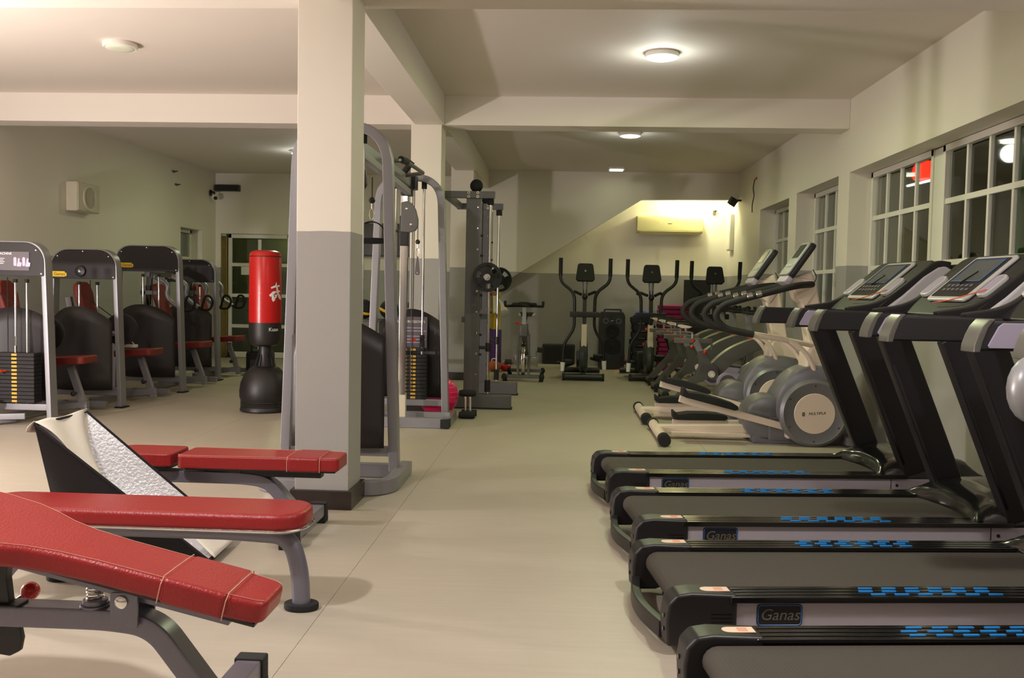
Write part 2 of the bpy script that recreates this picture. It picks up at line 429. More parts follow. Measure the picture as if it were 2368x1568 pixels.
bm = nb(); box(bm, (-4.0, YB + 1.6, 1.2), (5.5, .1, 3.2)); struct('porch_wall', bm, 'outside_wall')
lamp_point('porch_fill', (-4.3, YB + .9, 2.6), 9, (.95, 1.0, .6), .08)  # invented fill with no fixture, lifts the porch behind the glass door
lamp_point('door_board_fill', (-4.35, YB + .30, 1.95), 6, (.95, 1.0, .6), .04)  # added fill between glass and board so the board shows, no real lamp
# curtain gathered at the jamb
bm = nb(); grid(bm, lambda u, v: (-5.655 + .10 * u + .004 * math.sin(v * 5), YB + .005 + .022 * math.sin(u * 4 * 2 * PI), .03 + 1.99 * v), 40, 8)
o = obj('curtain', bm, 'curtain'); md = o.modifiers.new('thick', 'SOLIDIFY'); md.thickness = .003
tag(o, 'narrow ochre curtain gathered at the left edge of the glass door', 'curtain')
bm = nb(); box(bm, (-5.24, YB + .03, 1.45), (.175, .002, .135)); tag(obj('paper_notice', bm, 'paper'), 'white paper notice stuck on the glass door', 'paper')

# lamps on the ceiling
def ceiling_lamp(label, x, y, on, square=False, energy=CEIL_W, color=GREEN, grp='round ceiling lamps'):
    t = thing('ceiling_lamp', label, 'lamp', (x, y, ZC), 0, grp)
    bm = nb()
    if square:
        prism(bm, rrect(.24, .24, .02), (0, 0, 0), (1, 0, 0), (0, 1, 0), (0, 0, -.03)); obj('housing', bm, 'lamp_body', t, bevel=.004)
        bm = nb(); prism(bm, rrect(.2, .2, .015), (0, 0, -.03), (1, 0, 0), (0, 1, 0), (0, 0, -.008)); obj('diffuser', bm, 'lamp_panel', t, bevel=.002)
    else:
        lathe(bm, [(0, 0), (.125, 0), (.13, -.012), (.128, -.036), (.118, -.042), (.112, -.040), (0, -.040)]); obj('housing', bm, 'lamp_body', t)
        bm = nb(); lathe(bm, [(0, -.040), (.108, -.040), (.10, -.047), (.06, -.052), (0, -.053)]); obj('diffuser', bm, 'lamp_on' if on else 'lamp_off', t)
    if on:
        l = bpy.data.lights.new('lamp_glow', 'AREA'); l.shape = 'DISK'; l.size = .2; l.energy = energy * .62; l.color = color; l.spread = PI
        o = bpy.data.objects.new('lamp_glow', l); COL.objects.link(o); o.parent = t; o.location = (0, 0, -.062)
        if not square:      # light leaving the side of the domed diffuser
            l = bpy.data.lights.new('lamp_side_glow', 'POINT'); l.shadow_soft_size = .1; l.energy = energy * .14; l.color = (.93, 1.0, .93)
            o = bpy.data.objects.new('lamp_side_glow', l); COL.objects.link(o); o.parent = t; o.location = (0, 0, -.19)
    return t
ceiling_lamp('round ceiling lamp, switched off, left of the near column', -3.44, 7.1, False)
ceiling_lamp('bright lit round ceiling lamp above the aisle beside the treadmills', .73, 7.3, True)
ceiling_lamp('small square lit ceiling panel near the back wall', .77, 13.95, True, True, energy=1)
ceiling_lamp('round ceiling lamp hidden behind the cross beam above the spin bikes', .75, 10.9, True, energy=20)
ceiling_lamp('round ceiling lamp over the left machines beyond the cross beam', -3.6, 12.6, True, energy=26)
ceiling_lamp('round ceiling lamp above the nearest treadmills', 1.2, 2.3, True, energy=64, color=(1, .95, .95))
ceiling_lamp('round ceiling lamp above the red benches', -2.2, 1.7, True, energy=118, color=(1, .94, .94))
# lamp tucked behind the stair wall
t = thing('alcove_lamp', 'yellow green lamp hidden above the air conditioner behind the stair wall', 'lamp', (2.05, 14.75, ZC - .05))
bm = nb(); lathe(bm, [(0, 0.04), (.05, .04), (.05, .0), (0, 0)]); obj('socket', bm, 'lamp_body', t)
bm = nb(); sph(bm, (0, 0, -.045), .045, 16); obj('bulb', bm, 'lamp_on', t)
o = lamp_point('bulb_light', (0, 0, -.15), 32, (.97, 1.0, .62), .06); o.parent = t

# ================================================================== TREADMILLS
def make_treadmill():
    t = thing('treadmill', 'treadmill', 'treadmill', (0, 0, 0), 0, 'row of black treadmills along the windows')
    HW = .345; ZR = .2
    for s in (-1, 1):
        bm = nb(); box(bm, (1.06, s * (HW - .035), .135), (1.72, .055, .085)); sr = obj('side_rail', bm, 'alu', t, bevel=.006)
        bm = nb(); cyl(bm, (1.62, s * (HW - .009), .14), (1.62, s * (HW - .0045), .14), .008, n=10); obj('screw', bm, 'black', sr)
        bm = nb(); bar(bm, (1.585, s * (HW - .0068), .094), (1.585, s * (HW - .0068), .177), .003, .003, (0, 1, 0)); obj('joint_line', bm, 'black', sr)
        bm = nb()   # ribbed black tread strip
        box(bm, (.93, s * (HW - .045), ZR - .012), (1.5, .108, .018))
        for k in range(4): box(bm, (.93, s * (HW - .092) + s * .031 * k, ZR - .0015), (1.5, .02, .005))
        obj('foot_rail', bm, 'black_gloss', t, bevel=.0012, seg=1)
        dash = None
        for row in range(3):
            for k in range(6):
                if dash is None:
                    b2 = nb(); prism(b2, rrect(.05, .011, .004, 2), (0, 0, 0), (1, 0, 0), (0, 1, 0), (0, 0, .003)); dash = obj('grip_strip', b2, 'blue', t)
                    g = dash; me0 = dash.data
                else:
                    g = bpy.data.objects.new('grip_strip', me0); COL.objects.link(g); g.parent = t
                g.location = (.66 + .082 * k + (.012, 0, .03)[row] * 1.0, s * (HW - .076 + .031 * row), ZR + .001)
        # rear end cap
        bm = nb()
        prism(bm, [(-.03, .03), (-.035, .12), (-.028, .175), (.0, .205), (.05, .212), (.205, .206), (.205, .09), (.17, .075), (.06, .03)],
              (0, s * (HW - .1), 0), (1, 0, 0), (0, 0, 1), (0, s * .105, 0))
        ec = obj('end_cap', bm, 'black', t, bevel=.012, seg=3)
        bm = nb(); prism(bm, [(-.03, -.022)] + [(-.03 - .022 * math.sin(a), -.022 * math.cos(a)) for a in (.5, 1.0, 1.57, 2.1, 2.6)] + [(-.03, .022), (.045, .022), (.045, -.022)],
              (.14, s * (HW - .047), .2085), (1, 0, 0), (0, 1, 0), (0, 0, .002)); obj('sticker', bm, 'sticker', ec)
        bm = nb()
        for k in range(4): box(bm, (.15, s * (HW - .047) + (k - 1.5) * .008, .2108), (.03, .0016, .0006))
        obj('print', bm, 'orange', ec)
        bm = nb()
        for z in (.115, .128, .141): box(bm, (.15, s * (HW + .0045), z), (.07, .003, .004))
        obj('vent', bm, 'black_gloss', ec)
        for z in (.08, .125):
            bm = nb(); cyl(bm, (-.034, s * (HW - .035), z), (-.0375, s * (HW - .035), z), .008, n=10); obj('bolt', bm, 'black_gloss', ec)
        # badge on the silver rail
        bm = nb(); prism(bm, rrect(.155, .074, .012, 3), (.35, s * (HW - .0085), .135), (1, 0, 0), (0, 0, 1), (0, s * .004, 0)); bd = obj('badge', bm, 'black', t)
        bm = nb(); pts = [V((.35 + a, s * (HW - .004), .135 + c)) for a, c in rrect(.147, .067, .011, 3)]
        tube(bm, pts + [pts[0]], .0015, 5); obj('outline', bm, 'blue_line', bd)
        text('lettering', 'Ganas', .055, 'trim_grey', (.35, s * (HW - .0035), .135), (-s, 0, 0), (0, 0, 1), bd, shear=.25)
        # feet
        bm = nb()
        for x in (.12, 1.85): cyl(bm, (x, s * .27, 0), (x, s * .27, .09), .028, .022, 14)
        obj('foot', bm, 'rubber', t)
    # belt over the rear roller
    pr = [(.065 + .045 * math.cos(a) - .0, .14 + .045 * math.sin(a)) for a in [PI * 1.5 - PI * k / 8 for k in range(9)]]
    pr = [(1.6, .095)] + pr + [(1.75, .185)]
    pr[-1] = (1.75, .185)
    bm = nb(); prism(bm, [(.06 + .045 * math.cos(a), .14 + .045 * math.sin(a)) for a in [PI / 2 + PI * k / 8 for k in range(9)]] + [(1.75, .095), (1.75, .185)],
                     (0, -.235, 0), (1, 0, 0), (0, 0, 1), (0, .47, 0)); obj('belt', bm, 'belt', t)
    bm = nb(); box(bm, (.95, 0, .115), (1.75, .56, .03)); cyl(bm, (.06, -.25, .14), (.06, .25, .14), .03, n=16); obj('deck', bm, 'black', t)
    # low curved rear bumper between the end caps
    pts = [V((-.02 - .035 * math.cos((k / 12 - .5) * PI), -.25 + .5 * k / 12, .055)) for k in range(13)]
    bm = nb(); rtube(bm, pts, .06, .035, (0, 0, 1)); obj('rear_bumper', bm, 'black', t, bevel=.006)
    # motor hood
    bm = nb(); N = 18
    prof = [(0, .0), (.035, .05), (.11, .088), (.24, .115), (.42, .122), (.56, .095), (.62, .02)]
    def hood(u, v):
        y = (v * 2 - 1) * .335; bow = .07 * (1 - (v * 2 - 1) ** 2)     # concave front edge over the belt
        i = min(int(u * 6), 5); f = u * 6 - i
        x = prof[i][0] * (1 - f) + prof[i + 1][0] * f; z = prof[i][1] * (1 - f) + prof[i + 1][1] * f
        edge = 1 - abs(v * 2 - 1) ** 6
        dip = 1 - .13 * math.exp(-((abs(v * 2 - 1) - .60) / .14) ** 2)
        x2 = 1.50 + bow * (1 - u) + x * (1 - .07 * (1 - (v * 2 - 1) ** 2) / .62)
        return (x2, y, .195 + z * (0.25 + .75 * edge) * dip)
    grid(bm, hood, N, 24)
    eg = [e for e in bm.edges if e.is_boundary]
    ret = bmesh.ops.extrude_edge_only(bm, edges=eg)
    for v_ in ret['geom']:
        if isinstance(v_, bmesh.types.BMVert): v_.co.z = .13
    obj('motor_hood', bm, 'black_gloss', t, smooth=60)
    bm = nb(); prism(bm, rrect(.1, .075, .01), (1.86, -.10, .306), (1, 0, -.03), (0, 1, 0), (0, 0, .012)); obj('sticker', bm, 'plaque', t)
    bm = nb(); pts = [V((1.86 + a, -.10 + c, .320 - .03 * a)) for a, c in rrect(.094, .07, .009, 3)]; tube(bm, pts + [pts[0]], .0018, 5); obj('sticker_outline', bm, 'blue_line', t)
    # uprights, handles
    for s in (-1, 1):
        y = s * .31
        bm = nb(); rtube(bm, [(1.738, y, .203), (1.715, y, .27), (1.39, y, 1.04)], .06, [.15, .15, .15], (0, 1, 0)); up = obj('upright', bm, 'black', t, bevel=.012, seg=3)
        bm = nb(); bar(bm, (1.655, y - .031, .26), (1.40, y - .031, .86), .003, .012, (0, 1, 0)); obj('trim_line', bm, 'black_gloss', up)
        bm = nb()   # handle body, ending in a slanted nose
        prism(bm, [(.99, 1.03), (1.35, 1.03), (1.52, 1.055), (1.60, 1.10), (1.60, 1.135), (1.45, 1.128), (1.04, 1.13), (1.02, 1.12), (1.0, 1.08)], (0, y - .04, 0), (1, 0, 0), (0, 0, 1), (0, .08, 0))
        h = obj('handle', bm, 'black_matte', t, bevel=.01, seg=3)
        bm = nb(); q = [(.972, 1.025), (.974, 1.05), (.986, 1.085), (1.0, 1.112), (1.022, 1.137), (1.043, 1.137), (1.020, 1.108), (1.002, 1.06), (.994, 1.025)]
        prism(bm, q, (0, y - .043, 0), (1, 0, 0), (0, 0, 1), (0, .086, 0)); obj('nose_trim', bm, 'trim_grey', h, bevel=.004)
        ys = y + s * .0405
        bm = nb(); prism(bm, [(1.022, 1.040), (1.17, 1.040), (1.19, 1.052), (1.21, 1.085), (1.215, 1.11), (1.20, 1.124), (1.068, 1.124), (1.052, 1.112), (1.032, 1.075), (1.018, 1.048)], (0, ys, 0), (1, 0, 0), (0, 0, 1), (0, s * .008, 0))
        obj('side_panel', bm, 'lavender', h, bevel=.002)
        # arm sweeping up to the console
        pts = fillet([(1.30, y, 1.12), (1.50, y, 1.15), (1.66, y * 1.02, 1.28), (1.80, y * 1.03, 1.395), (1.88, y * 1.03, 1.385)], .12)
        bm = nb(); rtube(bm, pts, .045, .05, (0, 1, 0)); obj('arm', bm, 'black', t, bevel=.008)
    # cross member and console
    bm = nb(); rtube(bm, [(1.47, -.3, 1.085), (1.50, -.15, 1.08), (1.50, .15, 1.08), (1.47, .3, 1.085)], .09, .07, (1, 0, .1)); obj('cross_bar', bm, 'black', t, bevel=.015)
    sh = [(1.38, 1.075), (1.52, 1.085), (1.66, 1.12), (1.78, 1.18), (1.865, 1.26), (1.895, 1.33), (1.885, 1.375), (1.845, 1.395), (1.80, 1.385), (1.72, 1.33), (1.60, 1.215), (1.50, 1.135)]
    bm = nb(); prism(bm, sh, (0, -.345, 0), (1, 0, 0), (0, 0, 1), (0, .69, 0)); cs = obj('console', bm, 'shell_grey', t, bevel=.02, seg=3)
    # black dashboard lying on the sloping face
    U = V((.60, 0, .80)).normalized() if False else (V((1.80, 0, 1.39)) - V((1.47, 0, 1.115))).normalized(); Wd = V((0, 1, 0)); N3 = Wd.cross(U) * -1
    if N3.z < 0: N3 = -N3
    o0 = V((1.635, 0, 1.253)) + N3 * .006
    bm = nb(); prism(bm, rrect(.67, .46, .05), o0, Wd, U, N3 * .022); db = obj('dashboard', bm, 'black', t, bevel=.008)
    o1 = o0 + N3 * .023
    bm = nb(); prism(bm, rrect(.36, .335, .025), o1 + U * .03, Wd, U, N3 * .016); bz = obj('bezel', bm, 'bezel', t, bevel=.006)
    o2 = o1 + N3 * .0165 + U * .03
    bm = nb(); prism(bm, rrect(.31, .29, .01), o2, Wd, U, N3 * .002); obj('panel', bm, 'screen_dark', bz)
    bm = nb(); prism(bm, rrect(.25, .16, .004), o2 + U * .05, Wd, U, N3 * .0035); obj('screen', bm, 'screen', bz)
    bm = nb(); pts = [o2 + N3 * .004 + U * (.05 + c) + Wd * a for a, c in rrect(.255, .165, .004, 2)]; tube(bm, pts + [pts[0]], .0012, 5); obj('screen_outline', bm, 'blue_line', bz)
    bm = nb()
    for i in range(6):
        for j in range(2): prism(bm, rrect(.024, .016, .003, 2), o2 + U * (-.065 - .03 * j) + Wd * (-.1 + .04 * i), Wd, U, N3 * .0045)
    obj('keypad', bm, 'plaque', bz)
    bm = nb(); bar(bm, o2 + U * -.05 + Wd * .02 + N3 * .006, o2 + U * .02 + Wd * -.06 + N3 * .02, .006, .006, (0, 1, 0)); obj('safety_key', bm, 'black_gloss', bz)
    for s in (-1, 1):
        bm = nb(); oc = o1 + Wd * (s * .26) - U * .03
        out = rrect(.085, .15, .03)
        prism(bm, out, oc, Wd, U, N3 * .02); ch = obj('cup_holder', bm, 'bezel', t, bevel=.005)
        bm = nb(); prism(bm, rrect(.065, .125, .025), oc + N3 * .0205, Wd, U, N3 * .001); obj('cup_recess', bm, 'lavender', ch)
    bm = nb(); pts = fillet([o1 - U * .17 + Wd * .05 + N3 * .02, o1 - U * .16 - Wd * .1 + N3 * .03, o1 - U * .08 - Wd * .3 + N3 * .03], .06)
    tube(bm, pts, .0025, 6); obj('cord', bm, 'orange', t)
    bm = nb(); tube(bm, fillet([(1.57, -.1, 1.04), (1.58, -.12, .99), (1.575, -.13, .93), (1.60, -.15, .90), (1.64, -.19, .905), (1.66, -.24, .93)], .03), .002, 6); obj('hanging_cord', bm, 'orange', t)
    bm = nb(); box(bm, (1.56, .0, 1.135), (.10, .3, .05), (0, -.5, 0)); obj('tray', bm, 'black_gloss', t, bevel=.015)
    return t
TR = make_treadmill()
TL = [('treadmill farthest from the camera, next to the cream elliptical trainers', .275, 5.50, 6.0),
      ('second treadmill from the cream elliptical trainers, its whole hood in view', .34, 4.41, 6.2),
      ('third treadmill from the cream elliptical trainers, hood cut by the frame', .365, 3.40, 6.4),
      ('nearest treadmill in the bottom right corner, only its rear belt showing', .44, 2.43, 6.4)]
for i, (lb, x, y, a) in enumerate(TL):
    o = TR if i == 0 else copy_tree(TR)
    o.location = (x, y, 0); o.rotation_euler = (0, 0, math.radians(a)); o['label'] = lb
bm = nb(); sph(bm, (.985, .27, .94), .1, 20, (.7, .6, 1)); obj('side_pod', bm, 'ell_light', o)

# ================================================================== CREAM ELLIPTICALS
def make_elliptical():
    t = thing('elliptical_trainer', 'elliptical', 'elliptical', (0, 0, 0), 0, 'cream and grey elliptical trainers')
    bm = nb(); cyl(bm, (0, -.46, .055), (0, .46, .055), .042, n=20); st = obj('rear_stabilizer', bm, 'cream', t)
    for s in (-1, 1):
        bm = nb(); cyl(bm, (0, s * .40, .055), (0, s * .47, .055), .05, n=20); cyl(bm, (-.0, s * .50, .05), (0, s * .48, .05), .05, n=20); obj('end_cap', bm, 'rubber', st, bevel=.004)
    bm = nb(); rtube(bm, [(-.02, 0, .075), (.75, 0, .095)], .09, .07, (0, 1, 0)); obj('main_rail', bm, 'cream', t, bevel=.01)
    bm = nb(); rtube(bm, [(.10, -.06, .045), (.75, -.06, .045)], .03, .03, (0, 1, 0)); obj('under_rail', bm, 'cream', t, bevel=.004)
    # central housing: big round body with a lower lobe
    bm = nb(); lathe(bm, [(0, -.19), (.30, -.19), (.335, -.17), (.345, -.13), (.345, .13), (.335, .17), (.30, .19), (0, .19)], (1.26, 0, .30), (0, 1, 0), n=56)
    obj('housing', bm, 'ell_grey', t, smooth=40)
    bm = nb(); lathe(bm, [(0, -.17), (.16, -.17), (.19, -.15), (.195, -.11), (.195, .11), (.19, .15), (.16, .17), (0, .17)], (.87, 0, .195), (0, 1, 0), n=40)
    obj('rear_lobe', bm, 'ell_grey', t, smooth=40)
    bm = nb(); rtube(bm, [(.87, 0, .12), (1.26, 0, .12)], .36, .2, (0, 1, 0)); obj('lower_cover', bm, 'ell_grey', t, bevel=.02)
    bm = nb(); box(bm, (1.2, 0, .03), (.9, .34, .06)); box(bm, (1.5, 0, .05), (.08, .6, .07)); obj('front_base', bm, 'ell_grey', t, bevel=.01)
    for s in (-1, 1):
        c = (1.20, s * .24, .27)
        bm = nb(); lathe(bm, [(0, 0), (.262, 0), (.275, .02), (.27, .05), (.245, .07), (.24, .066), (0, .066)], c, (0, s, 0), n=56); dk = obj('crank_disc', bm, 'ell_grey', t, smooth=40)
        bm = nb()
        for k in range(6):
            a = PI / 6 + k * PI / 3; cyl(bm, V(c) + V((.222 * math.cos(a), s * .065, .222 * math.sin(a))), V(c) + V((.222 * math.cos(a), s * .068, .222 * math.sin(a))), .006, n=8)
        obj('screw', bm, 'black', dk)
        bm = nb(); lathe(bm, [(0, .07), (.158, .07), (.162, .067), (.162, .06), (0, .06)], c, (0, s, 0), n=48); pl = obj('disc_plate', bm, 'cream', t)
        yy = c[1] + s * .0703
        text('lettering', 'MULTIPLA', .030, 'screen_dark', (c[0] - s * .018, yy, .272), (-s, 0, .07), (.07 * s, 0, 1), pl, shear=.2)
        bm = nb()
        for k, (w, h) in enumerate(((.022, .008), (.030, .006), (.022, .008))):
            prism(bm, rrect(w, h, .0038, 3), (c[0] + s * .088, yy, .264 + (k - 1) * .011), (1, 0, 0), (0, 0, 1), (0, s * .001, 0))
        obj('emblem', bm, 'screen_dark', pl)
    # mast
    bm = nb(); rtube(bm, fillet([(1.37, 0, .60), (1.28, 0, .74), (1.24, 0, .95), (1.17, 0, 1.28), (1.13, 0, 1.38)], .1), .17, [.30] + [.26] * 7 + [.13] * 14 + [.15] if False else .15, (0, 1, 0)); obj('mast', bm, 'cream', t, bevel=.02, seg=3)
    bm = nb(); prism(bm, [(1.16, .60), (1.50, .60), (1.48, .66), (1.36, .80), (1.22, .82), (1.17, .76)], (0, -.14, 0), (1, 0, 0), (0, 0, 1), (0, .28, 0)); obj('mast_cover', bm, 'cream', t, bevel=.03, seg=3)
    bm = nb(); prism(bm, [(1.02, 1.36), (1.22, 1.34), (1.24, 1.24), (1.16, 1.12), (1.08, 1.18)], (0, -.1, 0), (1, 0, 0), (0, 0, 1), (0, .2, 0)); obj('mast_head', bm, 'cream', t, bevel=.015)
    # console pod: tilted slab
    U = V((.56, 0, .83)).normalized(); N3 = V((-U.z, 0, U.x)); Wd = V((0, 1, 0)); c = V((1.09, 0, 1.50))
    bm = nb(); prism(bm, rrect(.30, .34, .04), c - N3 * .045, Wd, U, N3 * .045); cs = obj('console', bm, 'black', t, bevel=.012)
    bm = nb(); prism(bm, rrect(.29, .325, .04), c, Wd, U, N3 * .02); obj('console_face', bm, 'ell_light', cs, bevel=.008)
    bm = nb(); prism(bm, rrect(.2, .13, .01), c + U * .07 + N3 * .021, Wd, U, N3 * .002); obj('screen', bm, 'screen_dark', cs)
    bm = nb()
    for i in range(4): prism(bm, rrect(.03, .025, .005, 2), c - U * .07 + Wd * (-.075 + .05 * i) + N3 * .021, Wd, U, N3 * .003)
    obj('keys', bm, 'bezel', cs)
    bm = nb(); prism(bm, rrect(.30, .07, .03), c - U * .19 - N3 * .05, Wd, U, N3 * .055); obj('tray', bm, 'lavender', cs, bevel=.012)
    # fixed hand rails: black padded loop, cream tail to the housing
    for s in (-1, 1):
        y = s * .30
        up = fillet([(1.20, s * .09, 1.30), (1.02, y, 1.285), (.64, y, 1.18), (.45, y, 1.12), (.385, y, 1.03), (.47, y, .93), (.70, y, .89)], .1, 7)
        bm = nb(); tube(bm, up, .027, 12); hl = obj('grip_rail', bm, 'black_matte', t)
        bm = nb(); tube(bm, fillet([(.68, y, .893), (1.0, s * .22, .845), (1.24, s * .10, .80)], .1), .022, 12); obj('lower_rail', bm, 'cream', t)
        bm = nb(); tube(bm, fillet([(1.0, s * .22, .845), (1.14, s * .2, .76), (1.22, s * .17, .62), (1.24, s * .15, .52)], .12), .02, 10); obj('rail_strut', bm, 'cream', t)
        bm = nb()
        for dx in (0, .07):
            a = V((.66 + dx, y, 1.193 + .017 * dx / .07)); lathe(bm, [(.0275, -.022), (.029, -.02), (.029, .02), (.0275, .022)], a, (.42, 0, .105), n=14)
        obj('pulse_sensor', bm, 'chrome', hl)
    # pedal arms and foot plates
    for s, z0, z1, zp in ((-1, .355, .14, .0), (1, .10, .11, .0)):
        y = s * .24 + s * .0
        xa, xb = .14, 1.02
        bm = nb(); rtube(bm, [(xa, y - .03 * s, z0), (xb, y - .03 * s, z1)], .045, .055, (0, 1, 0)); pa = obj('pedal_arm', bm, 'cream', t, bevel=.006)
        bm = nb(); box(bm, (xb, y - .01 * s, z1 - .03), (.05, .09, .1)); obj('joint', bm, 'cream', pa, bevel=.008)
        dr = V((xb - xa, 0, z1 - z0)).normalized(); nn = V((-dr.z, 0, dr.x)); c = V((xa + .24, y, 0)); c.z = z0 + (z1 - z0) * .24 / (xb - xa) + .045
        ol = [(-.235, -.005), (-.24, .055), (-.225, .058), (-.20, .03), (-.1, .045), (.05, .045), (.18, .035), (.215, .025), (.225, 0), (.20, -.015), (-.20, -.015)]
        bm = nb(); prism(bm, ol, c + V((0, -.085, 0)), dr, nn, (0, .17, 0)); obj('foot_plate', bm, 'rubber', t, bevel=.008)
    bm = nb(); tube(bm, fillet([(1.20, -.1, 1.42), (1.235, -.1, 1.36), (1.21, -.1, 1.30), (1.13, -.1, 1.27)], .03), .004, 6); obj('cable', bm, 'black', t)
    return t
EL = make_elliptical()
EL.location = (.83, 7.78, 0); EL['label'] = 'near cream and grey elliptical trainer beside the farthest treadmill'
e2 = copy_tree(EL); e2.location = (.80, 8.98, 0); e2['label'] = 'far cream and grey elliptical trainer beside the spin bikes'

# ================================================================== SPIN BIKES
def make_bike():
    t = thing('spin_bike', 'bike', 'exercise bike', (0, 0, 0), 0, 'grey spin bikes')
    for nm, x, w in (('rear_stabilizer', .06, .26), ('front_stabilizer', 1.02, .27)):
        bm = nb(); rtube(bm, [(x, -w, .065), (x, w, .065)], .07, .045, (1, 0, 0)); st = obj(nm, bm, 'bike_grey', t, bevel=.006)
        for s in (-1, 1):
            bm = nb(); cyl(bm, (x, s * (w - .03), 0), (x, s * (w - .03), .035), .032, .026, 14); sph(bm, (x + (.06 if x > .5 else 0), s * (w - .02), .065), .045, 12, (1, .8, 1)); obj('foot', bm, 'rubber', st)
    # rear leg: plate frame from rear foot to the saddle post
    for s in (-1, 1):
        bm = nb(); prism(bm, [(.04, .08), (.12, .08), (.20, .16), (.30, .28), (.42, .33), (.50, .30), (.52, .34), (.50, .44), (.42, .50), (.38, .60), (.30, .60), (.32, .46), (.28, .36), (.18, .26)],
                         (0, s * .05 - .012, 0), (1, 0, 0), (0, 0, 1), (0, .024, 0)); obj('rear_frame', bm, 'bike_grey', t, bevel=.005)
    bm = nb(); box(bm, (.37, 0, .47), (.1, .08, .3), (0, -.2, 0)); obj('seat_tube', bm, 'bike_grey', t, bevel=.008)
    # arched beam to the front with pale edge
    arc = fillet([(.42, 0, .36), (.62, 0, .56), (.86, 0, .68), (1.06, 0, .72)], .14, 8)
    bm = nb(); rtube(bm, arc, .075, [.16 - .05 * i / (len(arc) - 1) for i in range(len(arc))], (0, 1, 0)); bmn = obj('main_beam', bm, 'bike_grey', t, bevel=.01)
    for s in (-1, 1):
        bm = nb(); tube(bm, [p + V((-.03, s * .034, .078 - .02 * i / len(arc))) for i, p in enumerate(arc)], .009, 8); obj('edge_strip', bm, 'bike_light', bmn)
    # front forks round the flywheel
    for s in (-1, 1):
        bm = nb(); rtube(bm, fillet([(1.02, s * .07, .08), (1.0, s * .075, .35), (1.03, s * .06, .60), (1.03, s * .035, .74)], .1), .03, .075, (0, 1, 0)); obj('fork', bm, 'bike_grey', t, bevel=.006)
    bm = nb(); box(bm, (1.04, 0, .68), (.11, .11, .16)); obj('head', bm, 'bike_grey', t, bevel=.02)
    bm = nb(); lathe(bm, [(0, -.012), (.18, -.012), (.2, -.022), (.225, -.022), (.23, 0), (.225, .022), (.2, .022), (.18, .012), (0, .012)], (.93, 0, .30), (0, 1, 0), n=40); obj('flywheel', bm, 'chrome', t)
    # chain guard and cranks
    bm = nb()
    N = 16; ol = [(.60 + .115 * math.cos(a), .29 + .115 * math.sin(a)) for a in [PI / 2 + PI * k / N for k in range(N + 1)]] + [(.94 + .06 * math.cos(a), .31 + .06 * math.sin(a)) for a in [-PI / 2 + PI * k / N for k in range(N + 1)]]
    prism(bm, ol, (0, -.115, 0), (1, 0, 0), (0, 0, 1), (0, .035, 0)); cg = obj('chain_guard', bm, 'lavender', t, bevel=.008)
    bm = nb(); lathe(bm, [(.05, 0), (.085, 0), (.085, .006), (.05, .006)], (.60, -.116, .29), (0, -1, 0), n=28, closed=True); obj('guard_ring', bm, 'bike_grey', cg)
    bm = nb(); cyl(bm, (.60, -.16, .29), (.60, .16, .29), .02); obj('axle', bm, 'chrome', t)
    for s, a in ((-1, -.5), (1, PI - .5)):
        e = V((.60 + .16 * math.cos(a), s * .155, .29 + .16 * math.sin(a)))
        bm = nb(); rtube(bm, [(.60, s * .155, .29), e], .016, .03, (0, 1, 0)); obj('crank', bm, 'chrome', t, bevel=.004)
        bm = nb(); box(bm, (e.x, e.y + s * .06, e.z), (.09, .1, .025)); box(bm, (e.x + .03, e.y + s * .06, e.z + .035), (.05, .09, .05)); obj('pedal', bm, 'black', t, bevel=.006)
    # dial, knobs
    bm = nb(); lathe(bm, [(0, 0), (.036, 0), (.036, .006), (0, .008)], (.44, -.063, .375), (0, -1, 0), n=24); dl = obj('dial', bm, 'paper', t)
    bm = nb()
    for k in range(8):
        a = k * PI / 4; sph(bm, (.44 + .024 * math.cos(a), -.071, .375 + .024 * math.sin(a)), .004, 8)
    obj('dial_marks', bm, 'red_knob', dl)
    for p, q in (((.36, -.05, .60), (.36, -.09, .605)), ((1.0, -.06, .77), (1.0, -.1, .775)), ((.24, -.03, .72), (.24, -.08, .72))):
        bm = nb(); cyl(bm, p, q, .010, n=10); sph(bm, q, .020, 12); obj('knob', bm, 'red_knob', t)
    bm = nb(); rtube(bm, [(.80, -.05, .76), (.88, -.05, .765)], .02, .012, (0, 1, 0)); obj('brake_lever', bm, 'orange', t)
    # saddle slider
    bm = nb(); bar(bm, (.35, 0, .55), (.27, 0, .72), .05, .06); obj('seat_post', bm, 'ell_light', t, bevel=.006)
    bm = nb(); bar(bm, (.05, 0, .715), (.45, 0, .715), .045, .05); bar(bm, (.44, 0, .70), (.44, 0, .62), .035, .02); obj('seat_slider', bm, 'trim_grey', t, bevel=.006)
    bm = nb(); tube(bm, fillet([(.24, 0, .735), (.24, 0, .80), (.17, 0, .81), (.17, 0, .85)], .02), .013, 8); obj('saddle_clamp', bm, 'ell_light', t)
    ol = [(-.14, .0), (-.135, .07), (-.10, .095), (-.04, .085), (.03, .045), (.12, .028), (.15, .016), (.158, 0)]
    ol = ol + [(a, -c) for a, c in ol[-2:0:-1]]
    bm = nb(); prism(bm, ol, (.21, 0, .845), (1, 0, -.02), (0, 1, 0), (0, 0, .055)); sd = obj('saddle', bm, 'black_matte', t, bevel=.018, seg=3)
    for s in (-1, 1):
        bm = nb(); prism(bm, [(-.10, .004), (-.05, -.018), (.03, -.012), (.06, .004), (.02, .014), (-.05, .022), (-.09, .02)], (.165, s * .088, .862), (1, -s * .25, -.05), (0, 0, 1), (0, s * .008, 0)); obj('side_flash', bm, 'cream', sd, bevel=.003)
    # handlebar
    bm = nb(); bar(bm, (1.03, 0, .72), (.99, 0, .98), .05, .06); obj('handlebar_post', bm, 'ell_light', t, bevel=.006)
    bm = nb()
